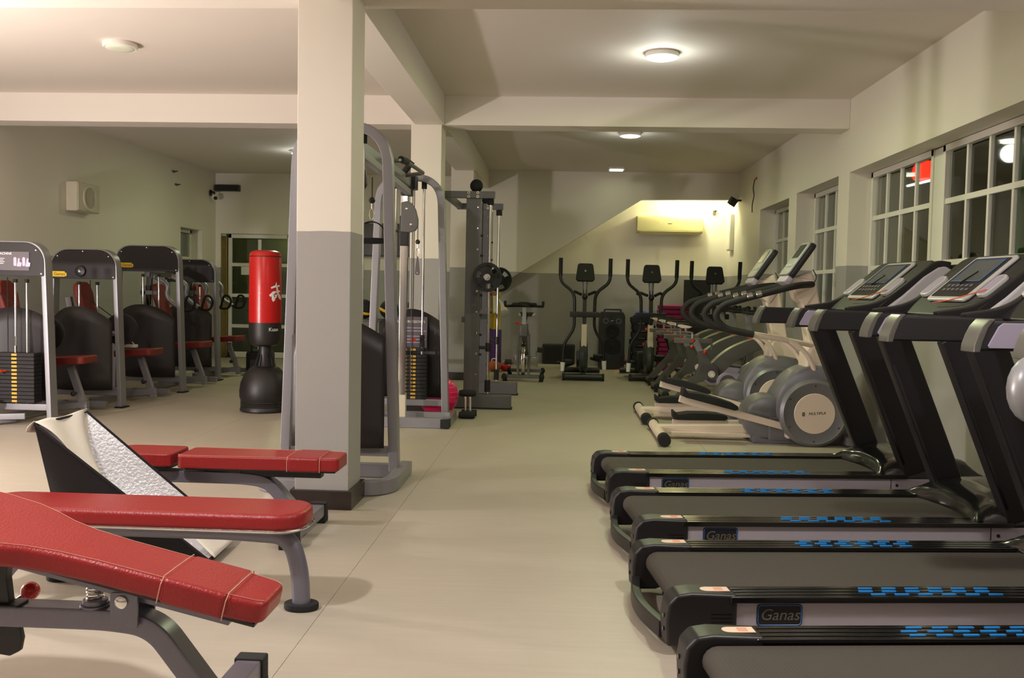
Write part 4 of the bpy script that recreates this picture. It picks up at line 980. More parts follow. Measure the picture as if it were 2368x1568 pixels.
# ================================================================== SMITH MACHINE
sm = thing('smith_machine', 'dark grey smith machine rack with chrome guide rods', 'weight rack', (-.90, 9.40, 0))
for y in (0, 1.30):
    bm = nb(); box(bm, (-.0, y, 1.10), (.15, .10, 2.18)); up = obj('upright', bm, 'smith_grey', sm, bevel=.008)
    bm = nb()
    for k in range(9): lathe(bm, [(0, .004), (.010, .003), (.011, 0)], (.045, y - .05, .35 + .21 * k), (0, -1, 0), n=10)
    obj('bolt_heads', bm, 'chrome', up)
    bm = nb()
    for k in range(7): cyl(bm, (.075, y - .02, .55 + .2 * k), (.10, y - .02, .55 + .2 * k), .012, n=10)
    obj('hook_pegs', bm, 'black', up)
    bm = nb(); box(bm, (.10, y, .075), (.62, .13, .13)); obj('foot', bm, 'smith_grey', sm, bevel=.008)
    bm = nb(); box(bm, (.10, y, .006), (.64, .15, .012)); obj('foot_plate', bm, 'rubber', sm)
    bm = nb(); box(bm, (-.05, y - .052, 2.155), (.53, .045, .07)); tb = obj('top_bar', bm, 'smith_grey', sm, bevel=.005)
    bm = nb()
    for a in (-.05, .04):
        for c in (-.02, .02): lathe(bm, [(.006, .006), (.014, .006), (.016, 0)], (a, y - .075, 2.155 + c), (0, -1, 0), n=12)
    obj('bolts', bm, 'box_white', tb)
    bm = nb(); cyl(bm, (.165, y, .15), (.165, y, 2.13), .0145, n=14); rd = obj('guide_rod', bm, 'chrome', sm)
    for z0, z1, r_ in ((.17, .29, .03), (2.06, 2.12, .035)):
        bm = nb(); cyl(bm, (.165, y, z0), (.165, y, z1), r_, n=14); obj('rod_bumper', bm, 'rubber', rd)
    bm = nb(); box(bm, (.10, y - .0, .62), (.17, .04, .035)); cyl(bm, (.165, y, .58), (.165, y, .67), .028, n=12); obj('safety_stop', bm, 'black', sm, bevel=.006)
    bm = nb(); cyl(bm, (.09, y - .02, 1.0), (.09, y - .02, 2.1), .004, n=6); obj('cable', bm, 'black', sm)
    bm = nb(); sph(bm, (.02, y - .0, 2.25), .066, 20); obj('pulley_ball', bm, 'rubber', sm)
bm = nb(); bar(bm, (-.28, -.05, 2.155), (-.28, 1.30, 2.155), .06, .06, (1, 0, 0)); bar(bm, (-.28, -.05, 2.19), (-.28, -.05, .0), .05, .05) if False else None; obj('rear_top_bar', bm, 'smith_grey', sm, bevel=.005)
bm = nb(); bar(bm, (-.08, 0, .9), (-.08, 1.30, .9), .06, .06, (1, 0, 0)); obj('tie_bar', bm, 'smith_grey', sm, bevel=.005)
bb = obj('bar', cyl(nb(), (0, -.42, 0), (0, 1.72, 0), .014, n=14), 'chrome', sm, loc=(.165, 0, 1.33))
for a, c in ((-.44, -.20), (1.50, 1.74)):
    bm = nb(); cyl(bm, (0, a, 0), (0, c, 0), .022, n=14); obj('sleeve', bm, 'chrome', bb)
for s in (0, 1.3):
    bm = nb(); box(bm, (0, s, 0), (.07, .07, .09)); obj('bearing', bm, 'black', bb, bevel=.01)
def grip_plate(label, loc):
    t = thing('weight_disc', label, 'weight plate', loc, 0, 'black weight discs on the smith machine bar')
    bm = nb(); lathe(bm, [(.115, -.022), (.142, -.022), (.146, 0), (.142, .022), (.115, .022), (.112, 0)], (0, 0, 0), (0, 1, 0), n=40, closed=True); obj('rim', bm, 'rubber', t)
    bm = nb(); lathe(bm, [(.023, -.02), (.06, -.02), (.065, 0), (.06, .02), (.023, .02)], (0, 0, 0), (0, 1, 0), n=32, closed=True); obj('hub', bm, 'rubber', t)
    for k in range(3):
        a0 = PI / 2 + k * 2 * PI / 3 + .25; pts = []
        for r_ in (.055, .118):
            aa = [a0 - .72, a0 - .36, a0, a0 + .36, a0 + .72]
            if r_ > .1: aa = aa[::-1]
            pts += [(r_ * math.cos(a), r_ * math.sin(a)) for a in aa]
        bm = nb(); prism(bm, pts, (0, -.012, 0), (1, 0, 0), (0, 0, 1), (0, .024, 0)); obj('web', bm, 'rubber', t, bevel=.003)
    bm = nb(); lathe(bm, [(.0225, -.024), (.032, -.024), (.034, -.019), (.0225, -.019)], (0, 0, 0), (0, 1, 0), n=24, closed=True); obj('bushing', bm, 'chrome', t)
    return t
grip_plate('near black weight disc with grip holes on the smith machine bar', (-.735, 9.14, 1.33))
grip_plate('far black weight disc with grip holes on the smith machine bar', (-.735, 10.96, 1.33))
# stand with chrome legs beside the rack
t = thing('roller_stand', 'small black padded stand on chrome posts at the foot of the rack', 'stand', (-.86, 8.62, 0))
bm = nb(); tube(bm, [(-.075, -.02, .035), (-.05, -.02, .035), (.05, -.02, .035), (.075, -.02, .035)], [.028, .036, .036, .028], 14); bm2 = nb()
obj('base_roller', bm, 'rubber', t); bm2.free()
bm = nb(); tube(bm, [(-.06, .10, .04), (.08, .10, .04)], .032, 14); obj('rear_roller', bm, 'rubber', t)
for x in (-.02, .025):
    bm = nb(); cyl(bm, (x, .02, .05), (x, .02, .215), .012, n=12); obj('post', bm, 'chrome', t)
bm = nb(); tube(bm, [(-.08, .02, .235), (-.05, .02, .235), (.05, .02, .235), (.08, .02, .235)], [.025, .034, .034, .025], 14); obj('pad', bm, 'rubber', t)
bm = nb(); box(bm, (0, .06, .04), (.03, .12, .02)); obj('base_bar', bm, 'black', t)
t = thing('exercise_ball', 'shiny pink exercise ball behind the far crossover tower', 'ball', (-1.145, 8.72, .195))
bm = nb(); sph(bm, (0, 0, 0), .19, 32); obj('shell', bm, 'pink', t)
bm = nb()
for k in range(-3, 4):
    z = .045 * k; r_ = math.sqrt(.19 ** 2 - z * z); lathe(bm, [(r_ - .001, -.003), (r_ + .002, 0), (r_ - .001, .003)], (0, 0, z), n=32)
obj('ribs', bm, 'pink', t)

# ================================================================== BENCHES
def pad_with_bands(t, name, ol, o, U, W, N, th, bands, seams=True):
    bm = nb(); prism(bm, ol, o, U, W, N * th); p = obj(name, bm, 'red_leather', t, bevel=.016, seg=4, smooth=50)
    for s0, s1, hw in bands:
        bm = nb(); prism(bm, [(s0, -hw - .004), (s1, -hw - .004), (s1, hw + .004), (s0, hw + .004)], o - N * .004, U, W, N * (th + .0085)); bd = obj('band', bm, 'red_leather', p, bevel=.014, seg=4, smooth=50)
        for s in (s0, s1):
            bm = nb(); pts = [o + U * s + W * a + N * c for a, c in ((-hw - .006, -.002), (-hw - .006, th - .012), (-hw + .008, th + .0065), (0, th + .008), (hw - .008, th + .0065), (hw + .006, th - .012), (hw + .006, -.002))]
            tube(bm, pts, .0014, 6); obj('stitching', bm, 'thread', p)
    return p
def adjustable_bench(label, loc, tilt, pad_end, zt, foot_x, zmain, main_len, back=False):
    """pad end at local x = pad_end; bench runs towards -x"""
    t = thing('adjustable_bench', label, 'bench', loc, 0, 'red adjustable benches')
    ca, sa = math.cos(tilt), math.sin(tilt)
    U = V((-ca, 0, sa)); W = V((0, -1, 0)); N = V((sa, 0, ca)); th = .062
    o = V((pad_end, 0, zt)) - N * th
    if not back:
        h = [(0, .07), (.012, .085), (.03, .094), (.10, .102), (.30, .106), (.45, .108), (.56, .118), (.64, .14), (.71, .175), (.78, .20), (.88, .21), (1.02, .205), (1.10, .19), (1.14, .15)]
    else:
        h = [(0, .085), (.012, .10), (.03, .108), (.10, .112), (.40, .118), (.60, .122), (.74, .125), (.765, .115), (.775, .10)]
    ol = h + [(a, -c) for a, c in h[::-1]]
    pd = pad_with_bands(t, 'seat_pad', ol, o, U, W, N, th, [(.10, .275, .105)] if not back else [(.085, .24, .115)])
    # contour stitching along the rim
    bm = nb(); pts = [o + U * a + W * (c * (1 - .012 / max(c, .02))) + N * (th + .0005) for a, c in h[1:]]
    pts2 = [o + U * a - W * (c * (1 - .012 / max(c, .02))) + N * (th + .0005) for a, c in h[1:]]
    for P in (pts, pts2): tube(bm, P, .0008, 5)
    obj('rim_stitching', bm, 'thread', pd)
    bm = nb(); prism(bm, [(.02, -.08), (.02, .08), (h[-1][0] - .03, .09), (h[-1][0] - .03, -.09)], o - N * .012, U, W, N * .012); obj('pad_board', bm, 'black', t, bevel=.003)
    bm = nb(); bar(bm, o + U * .10 - N * .030, o + U * (h[-1][0] - .1) - N * .030, .06, .035); obj('pad_rail', bm, 'bench_grey' if not back else 'black', t, bevel=.004)
    if back:
        h2 = [(.80, .10), (.81, .115), (.83, .122), (1.0, .125), (1.08, .12), (1.11, .10)]
        ol2 = h2 + [(a, -c) for a, c in h2[::-1]]
        bm = nb(); prism(bm, ol2, o + N * .004, U, W, N * th); obj('back_pad', bm, 'red_leather', t, bevel=.016, seg=4, smooth=50)
        bm = nb(); prism(bm, [(.82, -.09), (.82, .09), (1.07, .09), (1.07, -.09)], o - N * .012, U, W, N * .012); obj('back_board', bm, 'black', t)
    # main tube curving down to the front foot
    pth = fillet([(-main_len, 0, zmain), (foot_x - .28, 0, zmain), (foot_x - .16, 0, zmain - .015), (foot_x, 0, .075)], [.10, .14], 8)
    bm = nb(); rtube(bm, pth, .075, .058, (0, 1, 0)); obj('main_frame', bm, 'bench_grey', t, bevel=.008)
    bm = nb(); bar(bm, (foot_x + .015, -.26, .065), (foot_x + .015, .26, .065), .075, .06, (1, 0, 0)); ft = obj('front_foot', bm, 'bench_grey', t, bevel=.006)
    for s in (-1, 1):
        bm = nb(); box(bm, (foot_x + .015, s * .255, .062), (.088, .055, .078)); box(bm, (foot_x + .015, s * .25, .018), (.088, .07, .036)); obj('end_cap', bm, 'rubber', ft, bevel=.006)
    bm = nb(); bar(bm, (-main_len + .05, -.28, .06), (-main_len + .05, .28, .06), .07, .06, (1, 0, 0)); bar(bm, (-main_len + .05, 0, .06), (-main_len + .05, 0, zmain), .06, .07); obj('rear_foot', bm, 'bench_grey', t, bevel=.006)
    for s in (-1, 1):
        bm = nb(); box(bm, (-main_len + .05, s * .27, .03), (.085, .06, .06)); obj('rear_cap', bm, 'rubber', t, bevel=.005)
    return t
# nearest bench, pad raised towards the left
ba = adjustable_bench('nearest red adjustable bench with the pad raised to the left', (-.745, 2.42, 0), math.radians(13.0), 0, .378, -.17, .298, 1.35)
# spring post, hinge bracket, strut and red pull pin under the pad
bm = nb(); cyl(bm, (-.50, 0, .322), (-.50, 0, .345), .033, n=20); lathe(bm, [(.04, .325), (.034, .325), (.034, .332), (.04, .332)], (-.50, 0, 0), n=20, closed=True); obj('spring_cup', bm, 'bench_grey', ba, bevel=.003)
bm = nb(); pts = [V((-.50 + .021 * math.cos(a), .021 * math.sin(a), .343 + .045 * a / (2 * PI * 5))) for a in [2 * PI * 5 * k / 80 for k in range(81)]]; tube(bm, pts, .0035, 6); obj('spring', bm, 'chrome', ba)
bm = nb(); cyl(bm, (-.50, 0, .386), (-.50, 0, .425), .03, n=18); obj('spring_head', bm, 'plaque', ba)
for s in (-1, 1):
    bm = nb(); prism(bm, rrect(.075, .095, .008, 2), (-.395, s * .048, .335), (1, 0, 0), (0, 0, 1), (0, s * .008, 0)); br = obj('hinge_bracket', bm, 'bench_grey', ba, bevel=.002)
    bm = nb(); lathe(bm, [(0, .012), (.010, .011), (.017, .006), (.018, 0)], (-.40, s * .056, .358), (0, s, 0), n=18); obj('bolt', bm, 'chrome', br)
bm = nb(); rtube(bm, fillet([(-.735, -.02, .47), (-.755, -.02, .42), (-.745, -.02, .33)], .05), .03, .05, (0, 1, 0)); box(bm, (-.735, -.02, .3305), (.09, .06, .008)); obj('strut', bm, 'black', ba, bevel=.005)
bm = nb(); prism(bm, [(-.055, .05), (.045, .05), (.055, 0), (.048, -.035), (.02, -.05), (-.02, -.045), (-.05, -.01)], (-.755, -.012, .23), (1, 0, 0), (0, 0, 1), (0, .02, 0)); obj('lower_bracket', bm, 'black', ba, bevel=.004)
bm = nb(); lathe(bm, [(0, 0), (.008, 0), (.008, .05), (0, .05)], (-.77, .05, .30), (.4, .6, .3), n=10); obj('pin_shaft', bm, 'chrome', ba)
bm = nb(); sph(bm, (-.735, .09, .328), .026, 18); obj('pin_knob', bm, 'red_knob', ba)
# bench behind the softbox, flat
bc = adjustable_bench('far red flat bench standing in front of the near column', (-1.035, 4.40, 0), 0.0, 0, .392, -.20, .272, 1.05, back=True)
bm = nb(); box(bm, (-.30, 0, .306), (.05, .05, .05)); box(bm, (-.52, 0, .306), (.06, .07, .05)); obj('pad_mount', bm, 'black', bc, bevel=.004)
bm = nb(); cyl(bm, (-.74, -.05, .335), (-.74, .05, .335), .018, n=14); obj('pivot', bm, 'chrome', bc)

# flat bench between the two
bf = thing('flat_bench', 'red flat bench with rounded pad ends and curved tube legs', 'bench', (-.915, 3.37, 0))
L = 1.25; hw = .135
ol = [(-hw + hw * math.cos(a), hw * math.sin(a)) for a in [PI / 2 - PI * k / 14 for k in range(15)]] + [(-L + hw - hw * math.cos(a), -hw * math.sin(a)) for a in [PI / 2 - PI * k / 14 for k in range(15)]]
ol = [(a * 1.0, c) for a, c in ol]
# squarer, softer ends
ol = rrect(L, 2 * hw, .105, 8, -L / 2, 0)
bm = nb(); prism(bm, ol, (0, 0, .318), (1, 0, 0), (0, 1, 0), (0, 0, .065)); obj('pad', bm, 'red_leather', bf, bevel=.02, seg=4, smooth=50)
bm = nb(); pts = [V((a, c, .322)) for a, c in rrect(L + .004, 2 * hw + .004, .107, 8, -L / 2, 0)]; tube(bm, pts + [pts[0]], .005, 8); obj('chrome_rim', bm, 'chrome', bf)
bm = nb(); prism(bm, rrect(L - .03, 2 * hw - .03, .09, 6, -L / 2, 0), (0, 0, .308), (1, 0, 0), (0, 1, 0), (0, 0, .01)); obj('pad_board', bm, 'silver', bf)
pth = fillet([(-L - .02, 0, .285), (-.30, 0, .285), (-.075, 0, .275), (-.035, 0, .14), (-.03, 0, .02)], [.05, .12, .1], 9)
bm = nb(); tube(bm, pth, .0335, 16); obj('front_leg', bm, 'bench_grey', bf)
bm = nb(); prism(bm, [(.065 * math.cos(a), .05 * math.sin(a)) for a in [2 * PI * k / 24 for k in range(24)]], (-.03, 0, 0), (1, 0, 0), (0, 1, 0), (0, 0, .026)); obj('front_shoe', bm, 'rubber', bf, bevel=.006)
for s in (-1, 1):
    pth = fillet([(-.82, 0, .285), (-.98, s * .09, .275), (-1.07, s * .21, .14), (-1.08, s * .23, .02)], [.06, .1], 8)
    bm = nb(); tube(bm, pth, .03, 14); obj('rear_leg', bm, 'bench_grey', bf)
    bm = nb(); prism(bm, [(.06 * math.cos(a), .045 * math.sin(a)) for a in [2 * PI * k / 24 for k in range(24)]], (-1.08, s * .235, 0), (1, 0, 0), (0, 1, 0), (0, 0, .024)); obj('rear_shoe', bm, 'rubber', bf, bevel=.006)
bm = nb(); box(bm, (-.62, 0, .305), (.05, .2, .012)); obj('pad_bracket', bm, 'bench_grey', bf)

# ================================================================== SOFTBOX LYING ON THE FLOOR
t = thing('softbox', 'collapsed black photo softbox with silver lining and white diffuser cloth', 'softbox', (-2.0, 4.05, 0))
O = V((-2.0, 4.05, 0))
A, Bc, Cc, Dc = V((-2.115, 3.63, .622)) - O, V((-2.13, 4.07, .616)) - O, V((-1.49, 3.86, .022)) - O, V((-1.515, 4.24, .022)) - O
ap = V((-2.13, 3.84, .14)) - O
ring = [ap + (p - ap) * .22 for p in (A, Bc, Dc, Cc)]
rim = [A, Bc, Dc, Cc]
cen = (A + Bc + Cc + Dc) / 4
for i in range(4):
    a, b_, c, e = rim[i], rim[(i + 1) % 4], ring[(i + 1) % 4], ring[i]
    def pan(u, v, off=0., a=a, b_=b_, c=c, e=e):
        p = (a * (1 - u) + b_ * u) * (1 - v) + (e * (1 - u) + c * u) * v
        bul = .035 * math.sin(PI * u) * math.sin(PI * v)
        n = (b_ - a).cross(e - a).normalized()
        if n.dot((a + b_) / 2 - cen) < 0: n = -n
        return p + n * (bul + off) + V((0, 0, max(0, .016 - p.z)))
    bm = nb(); grid(bm, lambda u, v: pan(u, v, .004), 10, 8); obj('outer_panel', bm, 'softbox_black', t)
    bm = nb(); grid(bm, lambda u, v: pan(u, v, -.004) + V((0, 0, 0)), 16, 12); obj('silver_lining', bm, 'foil', t)
bm = nb(); tube(bm, rim + [rim[0]], .007, 8); obj('rim_piping', bm, 'softbox_black', t)
bm = nb(); prism(bm, [(-.06, -.06), (.06, -.06), (.06, .06), (-.06, .06)], ap - V((0, 0, .03)), (1, 0, 0), (0, 1, 0), (0, 0, .03)); obj('speed_ring', bm, 'black', t)
# diffuser cloth folded over the raised end
def cl(u, v):
    base = A * (1 - u) + Bc * u; dwn = (Cc - A) * (1 - u) + (Dc - Bc) * u
    ln = .36 - .34 * abs(u - .30) - .1 * u
    p = base + dwn * (v * ln) + V((0, 0, .012 + .012 * math.sin(PI * v * .9)))
    p += V((-.02 * v, 0, -.10 * v * math.sin(PI * u))) + V((.006, 0, .006)) * math.sin(u * 9 + v * 4)
    return p
bm = nb(); grid(bm, cl, 26, 20); o = obj('diffuser_cloth', bm, 'cloth_white', t, smooth=80); o.modifiers.new('t', 'SOLIDIFY').thickness = .002
def cl2(u, v):
    p = A * (1 - u * .35) + Bc * (u * .35); return p + V((-.03 * v, -.01 + .01 * math.sin(v * 6), .016 - .045 * v * v - .02 * u))
bm = nb(); grid(bm, cl2, 8, 8); o = obj('cloth_corner', bm, 'cloth_white', t, smooth=80); o.modifiers.new('t', 'SOLIDIFY').thickness = .002
def cl3(u, v):
    a = Cc * (1 - u) + Dc * u; d_ = V((-.11, .02, .115)); return a + d_ * v + V((.03 * (1 - v), 0, .012 + .012 * math.sin(u * 9) * v))
bm = nb(); grid(bm, cl3, 16, 8); o = obj('cloth_flap', bm, 'cloth_white', t, smooth=80); o.modifiers.new('t', 'SOLIDIFY').thickness = .002
t = thing('light_stand', 'thin black stand leg lying behind the red flat bench', 'stand', (-2.25, 3.62, 0))
bm = nb(); tube(bm, [(-.60, 0, .70), (.53, -.02, .015)], .009, 10); obj('leg', bm, 'black', t)
bm = nb(); cyl(bm, (.50, -.02, .035), (.54, -.02, .012), .013, n=10); obj('foot', bm, 'rubber', t)
bm = nb(); tube(bm, [(-.60, 0, .70), (-.9, .5, .012)], .009, 10); obj('leg', bm, 'black', t)
bm = nb(); tube(bm, [(-.60, 0, .70), (-1.2, -.35, .012)], .009, 10); obj('leg', bm, 'black', t)
bm = nb(); cyl(bm, (-.60, 0, .66), (-.60, 0, .80), .02, n=12); obj('hub', bm, 'black', t)

# ================================================================== THINGS ON THE WALLS AND AT THE BACK
t = thing('air_conditioner', 'cream split air conditioner on the wall under the stair', 'air conditioner', (1.70, YB, 2.30))
q = [(0, -.13), (-.17, -.13), (-.195, -.10), (-.20, .05), (-.19, .12), (-.16, .145), (0, .145)]
bm = nb(); prism(bm, q, (-.525, 0, 0), (0, 1, 0), (0, 0, 1), (1.05, 0, 0)); obj('body', bm, 'ac_cream', t, bevel=.015, seg=3)
bm = nb(); prism(bm, [(-.196, -.105), (-.165, -.155), (-.155, -.15), (-.186, -.1)], (-.48, 0, 0), (0, 1, 0), (0, 0, 1), (.96, 0, 0)); obj('flap', bm, 'ac_cream', t)
bm = nb(); box(bm, (0, -.201, .02), (.07, .002, .007)); obj('badge', bm, 'trim_grey', t)
bm = nb(); box(bm, (-.15, -.201, .04), (.012, .002, .03)); obj('indicator', bm, 'white_print', t)
# fan unit of the left wall
t = thing('wall_fan', 'square cream ventilation fan box with round grille on left wall', 'fan', (XL, 10.78, 2.2))
bm = nb(); box(bm, (.07, 0, 0), (.14, .52, .34)); obj('housing', bm, 'box_white', t, bevel=.015)
bm = nb(); box(bm, (.144, 0, 0), (.012, .50, .32)); obj('front_panel', bm, 'box_white', t, bevel=.004)
bm = nb(); lathe(bm, [(.125, 0), (.15, 0), (.15, .015), (.125, .015)], (.15, 0, 0), (1, 0, 0), n=32, closed=True); gr = obj('grille_ring', bm, 'box_white', t)
bm = nb(); lathe(bm, [(0, 0), (.126, 0), (.126, .002), (0, .002)], (.149, 0, 0), (1, 0, 0), n=32); obj('grille_recess', bm, 'outside_wall', gr)
for k in range(-5, 6):
    y = .022 * k; h_ = math.sqrt(.126 ** 2 - y * y); bm = nb(); box(bm, (.158, y, 0), (.006, .009, 2 * h_)); obj('grille_slat', bm, 'box_white', t)
# television
t = thing('television', 'black flat television on the back wall behind the crossover', 'television', (-2.83, YB, 1.99))
bm = nb(); box(bm, (0, -.06, 0), (.90, .05, .54)); obj('case', bm, 'black', t, bevel=.008)
bm = nb(); box(bm, (0, -.0865, .005), (.86, .004, .49)); obj('screen', bm, 'screen_dark', t)
bm = nb(); box(bm, (0, -.02, 0), (.2, .04, .2)); obj('bracket', bm, 'black', t)
bm = nb(); box(bm, (-.08, -.09, -.262), (.02, .004, .008)); obj('standby_light', bm, 'red_knob', t)
# sound bar and dome camera in the left back corner
t = thing('sound_bar', 'black sound bar mounted high on the back wall corner', 'speaker', (-5.53, YB, 2.80))
bm = nb(); box(bm, (0, -.06, 0), (.40, .11, .10)); obj('case', bm, 'black', t, bevel=.006)
bm = nb(); box(bm, (0, -.117, 0), (.36, .004, .08)); obj('grille', bm, 'black_matte', t)
def cctv(label, loc, s):
    t = thing('security_camera', label, 'camera', loc)
    bm = nb(); lathe(bm, [(0, 0), (.05, 0), (.05, .02), (0, .03)], (0, 0, 0), (s, 0, 0), n=18); obj('mount', bm, 'black', t)
    bm = nb(); tube(bm, fillet([(s * .02, 0, 0), (s * .07, -.02, .02), (s * .09, -.04, -.05)], .03), .014, 8); obj('bracket', bm, 'black', t)
    bm = nb(); sph(bm, (s * .10, -.05, -.08), .055, 16); obj('dome', bm, 'white_frame' if s > 0 else 'black', t)
    bm = nb(); lathe(bm, [(0, .062), (.028, .056), (.032, .045)], (s * .10, -.05, -.08), (s * .6, -1, -.3), n=16); obj('lens', bm, 'black_gloss', t)
cctv('white dome security camera under the sound bar', (XL, 14.95, 2.70), 1)
t = thing('floodlight', 'small black floodlight high on the right wall near the alcove', 'light', (XR, 14.2, 2.60))
bm = nb(); box(bm, (-.13, -.02, 0), (.1, .14, .12), (.3, .5, .2)); obj('head', bm, 'black', t, bevel=.01)
bm = nb(); tube(bm, [(0, 0, .02), (-.10, 0, .02)], .015, 8); obj('arm', bm, 'black', t)
t = thing('loose_wire', 'loose black wire dangling from the right wall near the ceiling', 'wire', (XR, 13.1, 2.6))
bm = nb(); tube(bm, fillet([(0, 0, .22), (-.03, .02, .20), (-.04, .06, .08), (-.03, .0, -.02), (-.045, .06, -.13), (-.03, .12, -.24)], .06), .007, 6); obj('wire', bm, 'black', t)
bm = nb(); cyl(bm, (0, 0, .22), (-.02, 0, .22), .015, n=10); obj('plug', bm, 'skin_orange', t)
t = thing('fuse_box', 'white fuse box on the right wall of the alcove', 'electrical box', (XR, 14.85, 2.18))
bm = nb(); box(bm, (-.03, 0, 0), (.06, .30, .56)); obj('box', bm, 'white_frame', t, bevel=.006)
bm = nb(); box(bm, (-.064, 0, 0), (.008, .27, .53)); obj('cover', bm, 'white_frame', t, bevel=.003)
t = thing('wall_hook', 'small grey bracket on the alcove wall right of the air conditioner', 'bracket', (2.42, YB, 2.52))
bm = nb(); box(bm, (0, -.02, 0), (.05, .04, .07)); obj('plate', bm, 'trim_grey', t, bevel=.006)
bm = nb(); cyl(bm, (0, -.03, .01), (.03, -.05, .03), .012, n=8); obj('peg', bm, 'black', t)
for lb, y, z in (('upper small fixing left in the left wall', 13.5, 2.86), ('lower small fixing left in the left wall', 13.6, 2.68)):
    t = thing('wall_fixing', lb, 'fixing', (XL, y, z)); bm = nb(); box(bm, (.01, 0, 0), (.02, .08, .03)); obj('plate', bm, 'plaque', t, bevel=.004)
    bm = nb(); cyl(bm, (.02, .02, 0), (.05, .05, .01), .008, n=8); obj('peg', bm, 'black', t)
t = thing('wall_panel', 'black panel standing on edge behind the corner cross trainer', 'panel', (2.20, 14.95, 0))
bm = nb(); box(bm, (-.05, 0, .72), (.42, .06, 1.42)); obj('board', bm, 'black', t, bevel=.006)
bm = nb(); box(bm, (-.05, -.02, .03), (.46, .2, .06)); obj('foot', bm, 'black', t, bevel=.006)
# tall loudspeaker
t = thing('loudspeaker', 'tall black loudspeaker tower standing between two cross trainers', 'speaker', (.80, 14.75, 0))
bm = nb(); prism(bm, [(-.20, .0), (.20, .0), (.20, .84), (.17, .90), (-.17, .90), (-.20, .84)], (0, -.15, 0), (1, 0, 0), (0, 0, 1), (0, .33, 0)); obj('cabinet', bm, 'black', t, bevel=.012)
for z, r_ in ((.36, .13), (.60, .10)):
    bm = nb(); lathe(bm, [(r_, 0), (r_, .012), (r_ - .02, .014), (r_ * .4, -.0), (.02, .008), (0, .01)], (0, -.151, z), (0, -1, 0), n=28); cn = obj('woofer', bm, 'rubber', t)
    bm = nb(); lathe(bm, [(r_, .008), (r_ + .01, .008), (r_ + .01, 0), (r_, 0)], (0, -.151, z), (0, -1, 0), n=28, closed=True); obj('ring', bm, 'black_gloss', cn)
for x in (-.10, .10):
    bm = nb(); lathe(bm, [(.033, 0), (.042, 0), (.042, .008), (.033, .008)], (x, -.151, .76), (0, -1, 0), n=24, closed=True); obj('tweeter_ring', bm, 'trim_grey', t)
bm = nb(); prism(bm, [(-.035, -.012), (-.01, .008), (.035, .012), (.0, .0)], (0, -.152, .76), (1, 0, 0), (0, 0, 1), (0, -.003, 0)); obj('logo', bm, 'bezel', t)
bm = nb(); rtube(bm, fillet([(-.12, .0, .895), (-.12, .0, .935), (.14, .0, .935), (.14, .0, .895)], .03), .06, .025, (0, 1, 0)); obj('carry_handle', bm, 'black', t)
bm = nb(); tube(bm, fillet([(.2, -.05, .3), (.22, -.08, .1), (.16, -.2, .012), (.05, -.24, .008)], .06), .005, 6); obj('cable', bm, 'orange', t)
# low black box on the floor with a white board under it
t = thing('black_case', 'low black equipment case on a pale board against the back wall', 'case', (-.08, 15.0, 0))
bm = nb(); box(bm, (.05, -.03, .02), (.66, .36, .04)); obj('board', bm, 'box_white', t, bevel=.004)
bm = nb(); box(bm, (.05, 0, .20), (.52, .26, .31)); cs = obj('case', bm, 'black', t, bevel=.012)
bm = nb(); box(bm, (.05, -.132, .2), (.44, .004, .24)); obj('grille', bm, 'black_matte', cs)
bm = nb(); box(bm, (.05, -.136, .085), (.05, .003, .012)); obj('badge', bm, 'trim_grey', cs)
# aerobic steps stacked (black with orange) and blue half ball on top
n = 7
for k in range(n):
    t = thing('step_platform', 'black aerobic step with orange edge, %s of the stack beside the magenta blocks' % ('lowest', 'second from bottom', 'third from bottom', 'middle one', 'fifth from bottom', 'second from top', 'topmost')[k], 'step', (1.27 + .015 * (k % 3), 14.80, .118 * k), .04 * (k % 2), 'stacked aerobic steps')
    bm = nb(); prism(bm, rrect(.34, .36, .03), (0, 0, .03), (1, 0, 0), (0, 1, 0), (0, 0, .085)); obj('top', bm, 'black_matte', t, bevel=.012)
    for s in (-1, 1):
        bm = nb(); box(bm, (s * .11, 0, .016), (.09, .34, .032)); obj('foot', bm, 'orange' if (s > 0 and k % 2) else 'rubber', t, bevel=.005)
    bm = nb(); box(bm, (.08, -.181, .055), (.15, .004, .04)); obj('edge_band', bm, 'orange' if k in (1, 3, 5) else 'rubber', t)
t = thing('half_ball', 'blue balance half ball on top of the stacked aerobic steps', 'ball', (1.28, 14.80, .118 * n))
bm = nb(); lathe(bm, [(0, .10), (.06, .092), (.11, .065), (.14, .02), (.14, 0), (0, 0)], n=28); obj('dome', bm, 'blue_ball', t)
bm = nb(); lathe(bm, [(.138, -.001), (.15, 0), (.15, .014), (.138, .016)], n=28, closed=True); obj('rim', bm, 'rubber', t)
# magenta foam blocks stacked
n = 14
for k in range(n):
    bm = nb(); ol = rrect(.46, .36, .04); prism(bm, ol, (0, 0, 0), (1, 0, 0), (0, 1, 0), (0, 0, .07)); o = obj('foam_block', bm, 'magenta', bevel=.022, seg=3)
    o.location = (1.76 + .008 * ((k * 7) % 3 - 1), 14.80, .0735 * k)
    tag(o, 'magenta foam block, %s in the stack behind the spin bikes' % ('lowest', 'second from the floor', 'third from the floor', 'fourth from the floor', 'fifth from the floor', 'sixth from the floor', 'seventh from the floor', 'seventh from the top', 'sixth from the top', 'fifth from the top', 'fourth from the top', 'third from the top', 'second from the top', 'topmost')[k], 'foam block', 'stacked magenta foam blocks')
